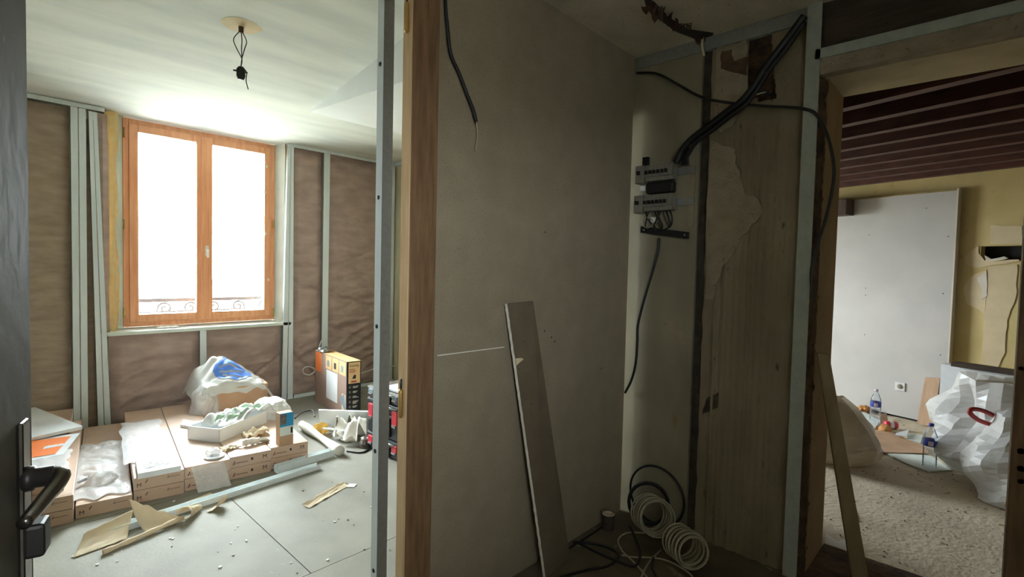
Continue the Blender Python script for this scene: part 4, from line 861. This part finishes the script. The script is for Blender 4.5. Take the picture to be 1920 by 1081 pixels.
fcable(((1075, 1016, .004), (1110, 1018, 0), (1145, 1028, 0), (1160, 1042, 0), (1140, 1060, 0), (1100, 1068, 0), (1050, 1082, 0)), .006, 'black', 'black cable bent in a loop beside the leaning board')
fcable(((1078, 1014, .012), (1120, 1035, .008), (1160, 1052, 0), (1190, 1060, 0), (1200, 1040, .01), (1192, 1010, .02), (1180, 985, .03)), .006, 'black', 'black cable snaking from the coils to the left')
fcable(((1225, 1045, .02), (1222, 1062, .015), (1230, 1080, .01), (1240, 1100, 0)), .006, 'black', 'black cable between the two white coils')
cu = empty('plaster_cup', onz(1140, 990), 'small cardboard tube end standing in the hall corner', 'tube'); p = onz(1140, 990)
MB().lathe([(.03, .0), (.032, .085), (.029, .085), (.027, .004), (.0001, .004)], p, (0, 0, 1), 20).build('tube_wall', 'dark_wood', cu); MB().lathe([(.0001, .07), (.028, .076), (.030, .0855), (.033, .0855), (.033, .078)], p, (0, 0, 1), 20).build('rim', 'paper', cu)

# ------------------------------------------------------------------ doorway plank and side room things
pk_ = empty('leaning_plank', onz(1578, 1078), 'long narrow grey wooden plank leaning in the side room doorway', 'plank')
b1 = Vector((2.66, .40, .014)); t1 = onx(1533, 662, 2.44); d_ = Vector((.014, -.058, 0)); e_ = Vector((.028, .012, 0))
MB().add([b1, b1+d_*1.05, b1+d_*1.05+e_, b1+e_, t1, t1+d_*.7, t1+d_*.7+e_, t1+e_], [(0, 3, 2, 1), (4, 5, 6, 7), (0, 1, 5, 4), (1, 2, 6, 5), (2, 3, 7, 6), (3, 0, 4, 7)]).build('plank', 'plank_grey', pk_)
o = MB().prism([onz(*q, .001) for q in ((1548, 1000), (1572, 1015), (1590, 1012), (1615, 1046), (1590, 1040), (1545, 1028))], (0, 0, .003)).build('paper_scrap', 'paper_white'); tag(o, 'white paper scrap on the floor behind the leaning plank', 'paper')
def sack(c, rx, ry, h, m, seed, nm, lab, mouth=None, fold=.2, nu=30, nv=18, bulge=.5):
    r = empty(nm, c, lab, 'bag'); c = Vector(c)
    def fn(u, v):
        a = u*2*math.pi; ca, sa = math.cos(a), math.sin(a)
        if v < .12: k = .55+.45*(v/.12)**.6; z = .0+v*.15
        else:
            t = (v-.12)/.88; k = (1+.12*math.sin(math.pi*t))*(1-bulge*t**2.2); z = .018+t*.98
        f = 1+fold*(nz(ca*1.4+seed, sa*1.4, z*2.2)*1.1+.9*(.3-abs(nz(ca*2.6+seed, sa*2.6, z*3+1)))+.4*(.25-abs(nz(ca*5, sa*5+seed, z*4))))
        sag = .10*h*nz(ca*1.2, sa*1.2, seed+3)*v
        return c+Vector((rx*k*f*ca, ry*k*f*sa, h*z+sag*(v > .3)))
    MB().grid(fn, nu, nv).build('sack_body', m, r, smooth=False)
    return r, fn
rb, f1 = sack((4.95, -.14, 0), .37, .38, .66, 'white_bag', 3, 'rubble_sack', 'large white rubble sack with red strap under the yellow wall', fold=.3, bulge=.28)
c = f1(.5, 1.0)
MB().grid(lambda u, v: Vector((4.95, -.14, .60))+Vector((math.cos(u*6.283)*.27*v, math.sin(u*6.283)*.27*v, .03*nz(u*5, v*3, 2)-.05*(1-v))), 24, 6).build('rubble_top', 'bag_beige', rb)
MB().tube(spline([onp(*q, Vector((4.42, 0, 0)), F0) for q in ((1888, 797), (1862, 796), (1835, 787), (1819, 774), (1822, 767), (1838, 768), (1860, 777), (1880, 790))], 6), .014, 8).build('red_strap', 'red_strap', rb)
rb2, f2 = sack((4.36, -.24, 0), .30, .30, .52, 'white_bag', 11, 'rubble_sack', 'white rubble sack slumped in front by the door post', fold=.26, bulge=.4)
MB().tube([f2(.42+.03*t, .15+.75*t)+Vector((-.004, .004, 0)) for t in [i/14 for i in range(15)]], .004, 6).build('sewn_seam', 'patch_cream', rb2)
sack((4.45, .86, 0), .29, .31, .44, 'bag_beige', 21, 'plastic_sack', 'beige translucent plastic sack behind the leaning plank', fold=.22, bulge=.75)
def bottle(p, lab):
    r = empty('water_bottle', p, lab, 'bottle', 'plastic water bottles'); 
    pr = [(.0001, .002), (.036, .002), (.042, .012)]
    for k in range(6): pr += [(.042, .02+.02*k), (.0395, .03+.02*k)]
    pr += [(.042, .145), (.042, .205), (.038, .235), (.024, .275), (.014, .295), (.014, .305)]
    MB().lathe(pr, p, (0, 0, 1), 24).build('bottle_body', 'pet', r)
    lb_ = MB().lathe([(.0425, .165), (.0428, .166), (.0428, .209), (.0425, .21)], p, (0, 0, 1), 24).build('label', 'label_blue', r)
    d = (CAM-Vector(p)); a = math.atan2(d.y, d.x)
    MB().grid(lambda u, v: Vector(p)+Vector((math.cos(a+.4-.7*u)*.0432, math.sin(a+.4-.7*u)*.0432, .171+.032*v)), 8, 2, None).build('label_print', 'label_pink', lb_)
    MB().lathe([(.0001, .322), (.0155, .322), (.0155, .304), (.0001, .304)], p, (0, 0, 1), 16).build('cap', 'label_pink' if 'wall' in lab else 'label_blue', r)
bottle(onz(1640, 795), 'clear water bottle with blue label nearer the back wall'); bottle(onz(1742, 878), 'clear water bottle with blue label beside the white sack')
def slabz(pts, z, t, m, nm, lab, cat): o = MB().prism([onz(x, y, z) for x, y in pts], (0, 0, t)).build(nm, m); return tag(o, lab, cat)
slabz(((1620, 812), (1660, 806), (1735, 838), (1742, 850), (1650, 848), (1615, 840)), .012, .004, 'carton_plain', 'cardboard_sheet', 'flat brown cardboard sheet between the two bottles', 'cardboard')
slabz(((1560, 758), (1600, 762), (1650, 790), (1640, 805), (1565, 790)), .002, .012, 'reveal', 'plasterboard_offcut', 'pale plasterboard offcut flat by the back wall', 'offcut')
slabz(((1660, 850), (1745, 855), (1785, 882), (1740, 885), (1700, 870)), .002, .008, 'reveal', 'plasterboard_offcut', 'pale plasterboard offcut lying under the near bottle', 'offcut')
slabz(((1680, 812), (1704, 806), (1700, 818), (1678, 816)), .03, .004, 'white_card', 'paper_scrap', 'small white card beside the drink can', 'paper')
slabz(((1702, 815), (1730, 818), (1726, 832), (1700, 826)), .002, .014, 'reveal', 'plasterboard_offcut', 'small pale green offcut left of the near bottle', 'offcut')
cn = empty('drink_can', onz(1672, 800), 'red and white drink can lying on its side', 'can'); p = onz(1670, 803)+Vector((0, 0, .034))
MB().lathe([(.0001, -.05), (.026, -.05), (.033, -.042), (.033, .042), (.026, .05), (.0001, .05)], p, (.5, -.8, 0), 20).build('can_body', 'red', cn); MB().lathe([(.0335, -.015), (.0335, .015)], p, (.5, -.8, 0), 20).build('can_band', 'white_card', cn)
lump(*onz(1660, 808)[:2], .002, .07, .05, .05, 'bread', 'bread_piece', 'brown bread roll in front of the drink can', 'bread', 4, .15, 20, 10, True)
lump(*onz(1620, 772)[:2], .015, .06, .05, .05, 'bread', 'bread_piece', 'pale crumpled bread paper left of the far bottle', 'bread', 8, .4, 18, 10)
o = quad(onz(1648, 800), onz(1666, 795), onz(1662, 775, .03), onz(1650, 775, .05), Vector((.01, 0, .002))).build('paper_bag', 'carton_plain'); tag(o, 'brown paper bag standing beside the far bottle', 'bag')
q = [bw(*bs(1723, 785, -.06)[:1], -.08, .012), bw(*bs(1752, 795, -.06)[:1], -.08, .012), bw(*bs(1763, 706, -.02)[:1], -.004, bs(1763, 706)[1]), bw(*bs(1735, 704, -.02)[:1], -.004, bs(1735, 704)[1])]
o = quad(q[0], q[1], q[2], q[3], -BN*.018).build('leaning_offcut', 'plank_pale'); tag(o, 'short pale wooden offcut leaning on the back wall', 'plank')
a, b = onp(1783, 682, P0-BN*.40, BN), onp(1920, 702, P0-BN*.40, BN)
o = MB().obox(a+Vector((0, 0, .012)), b-a, BN*.15, (0, 0, -.03)).build('broken_plank', 'dark_wood'); tag(o, 'broken grey plank lying on top above the white sack', 'plank')
o = MB().obox(bw(bs(1800, 700)[0]-.5, -.35, .0), BV*.5, BN*.12, (0, 0, .62)).build('white_board', 'white_plastic'); tag(o, 'white board standing behind the large rubble sack', 'board')
o = MB().tube(spline([onz(*q, .004) for q in ((1592, 945), (1600, 955), (1606, 975))]), .004, 6).build('twig', 'debris_brown'); tag(o, 'thin dark twig on the side room floor', 'twig')
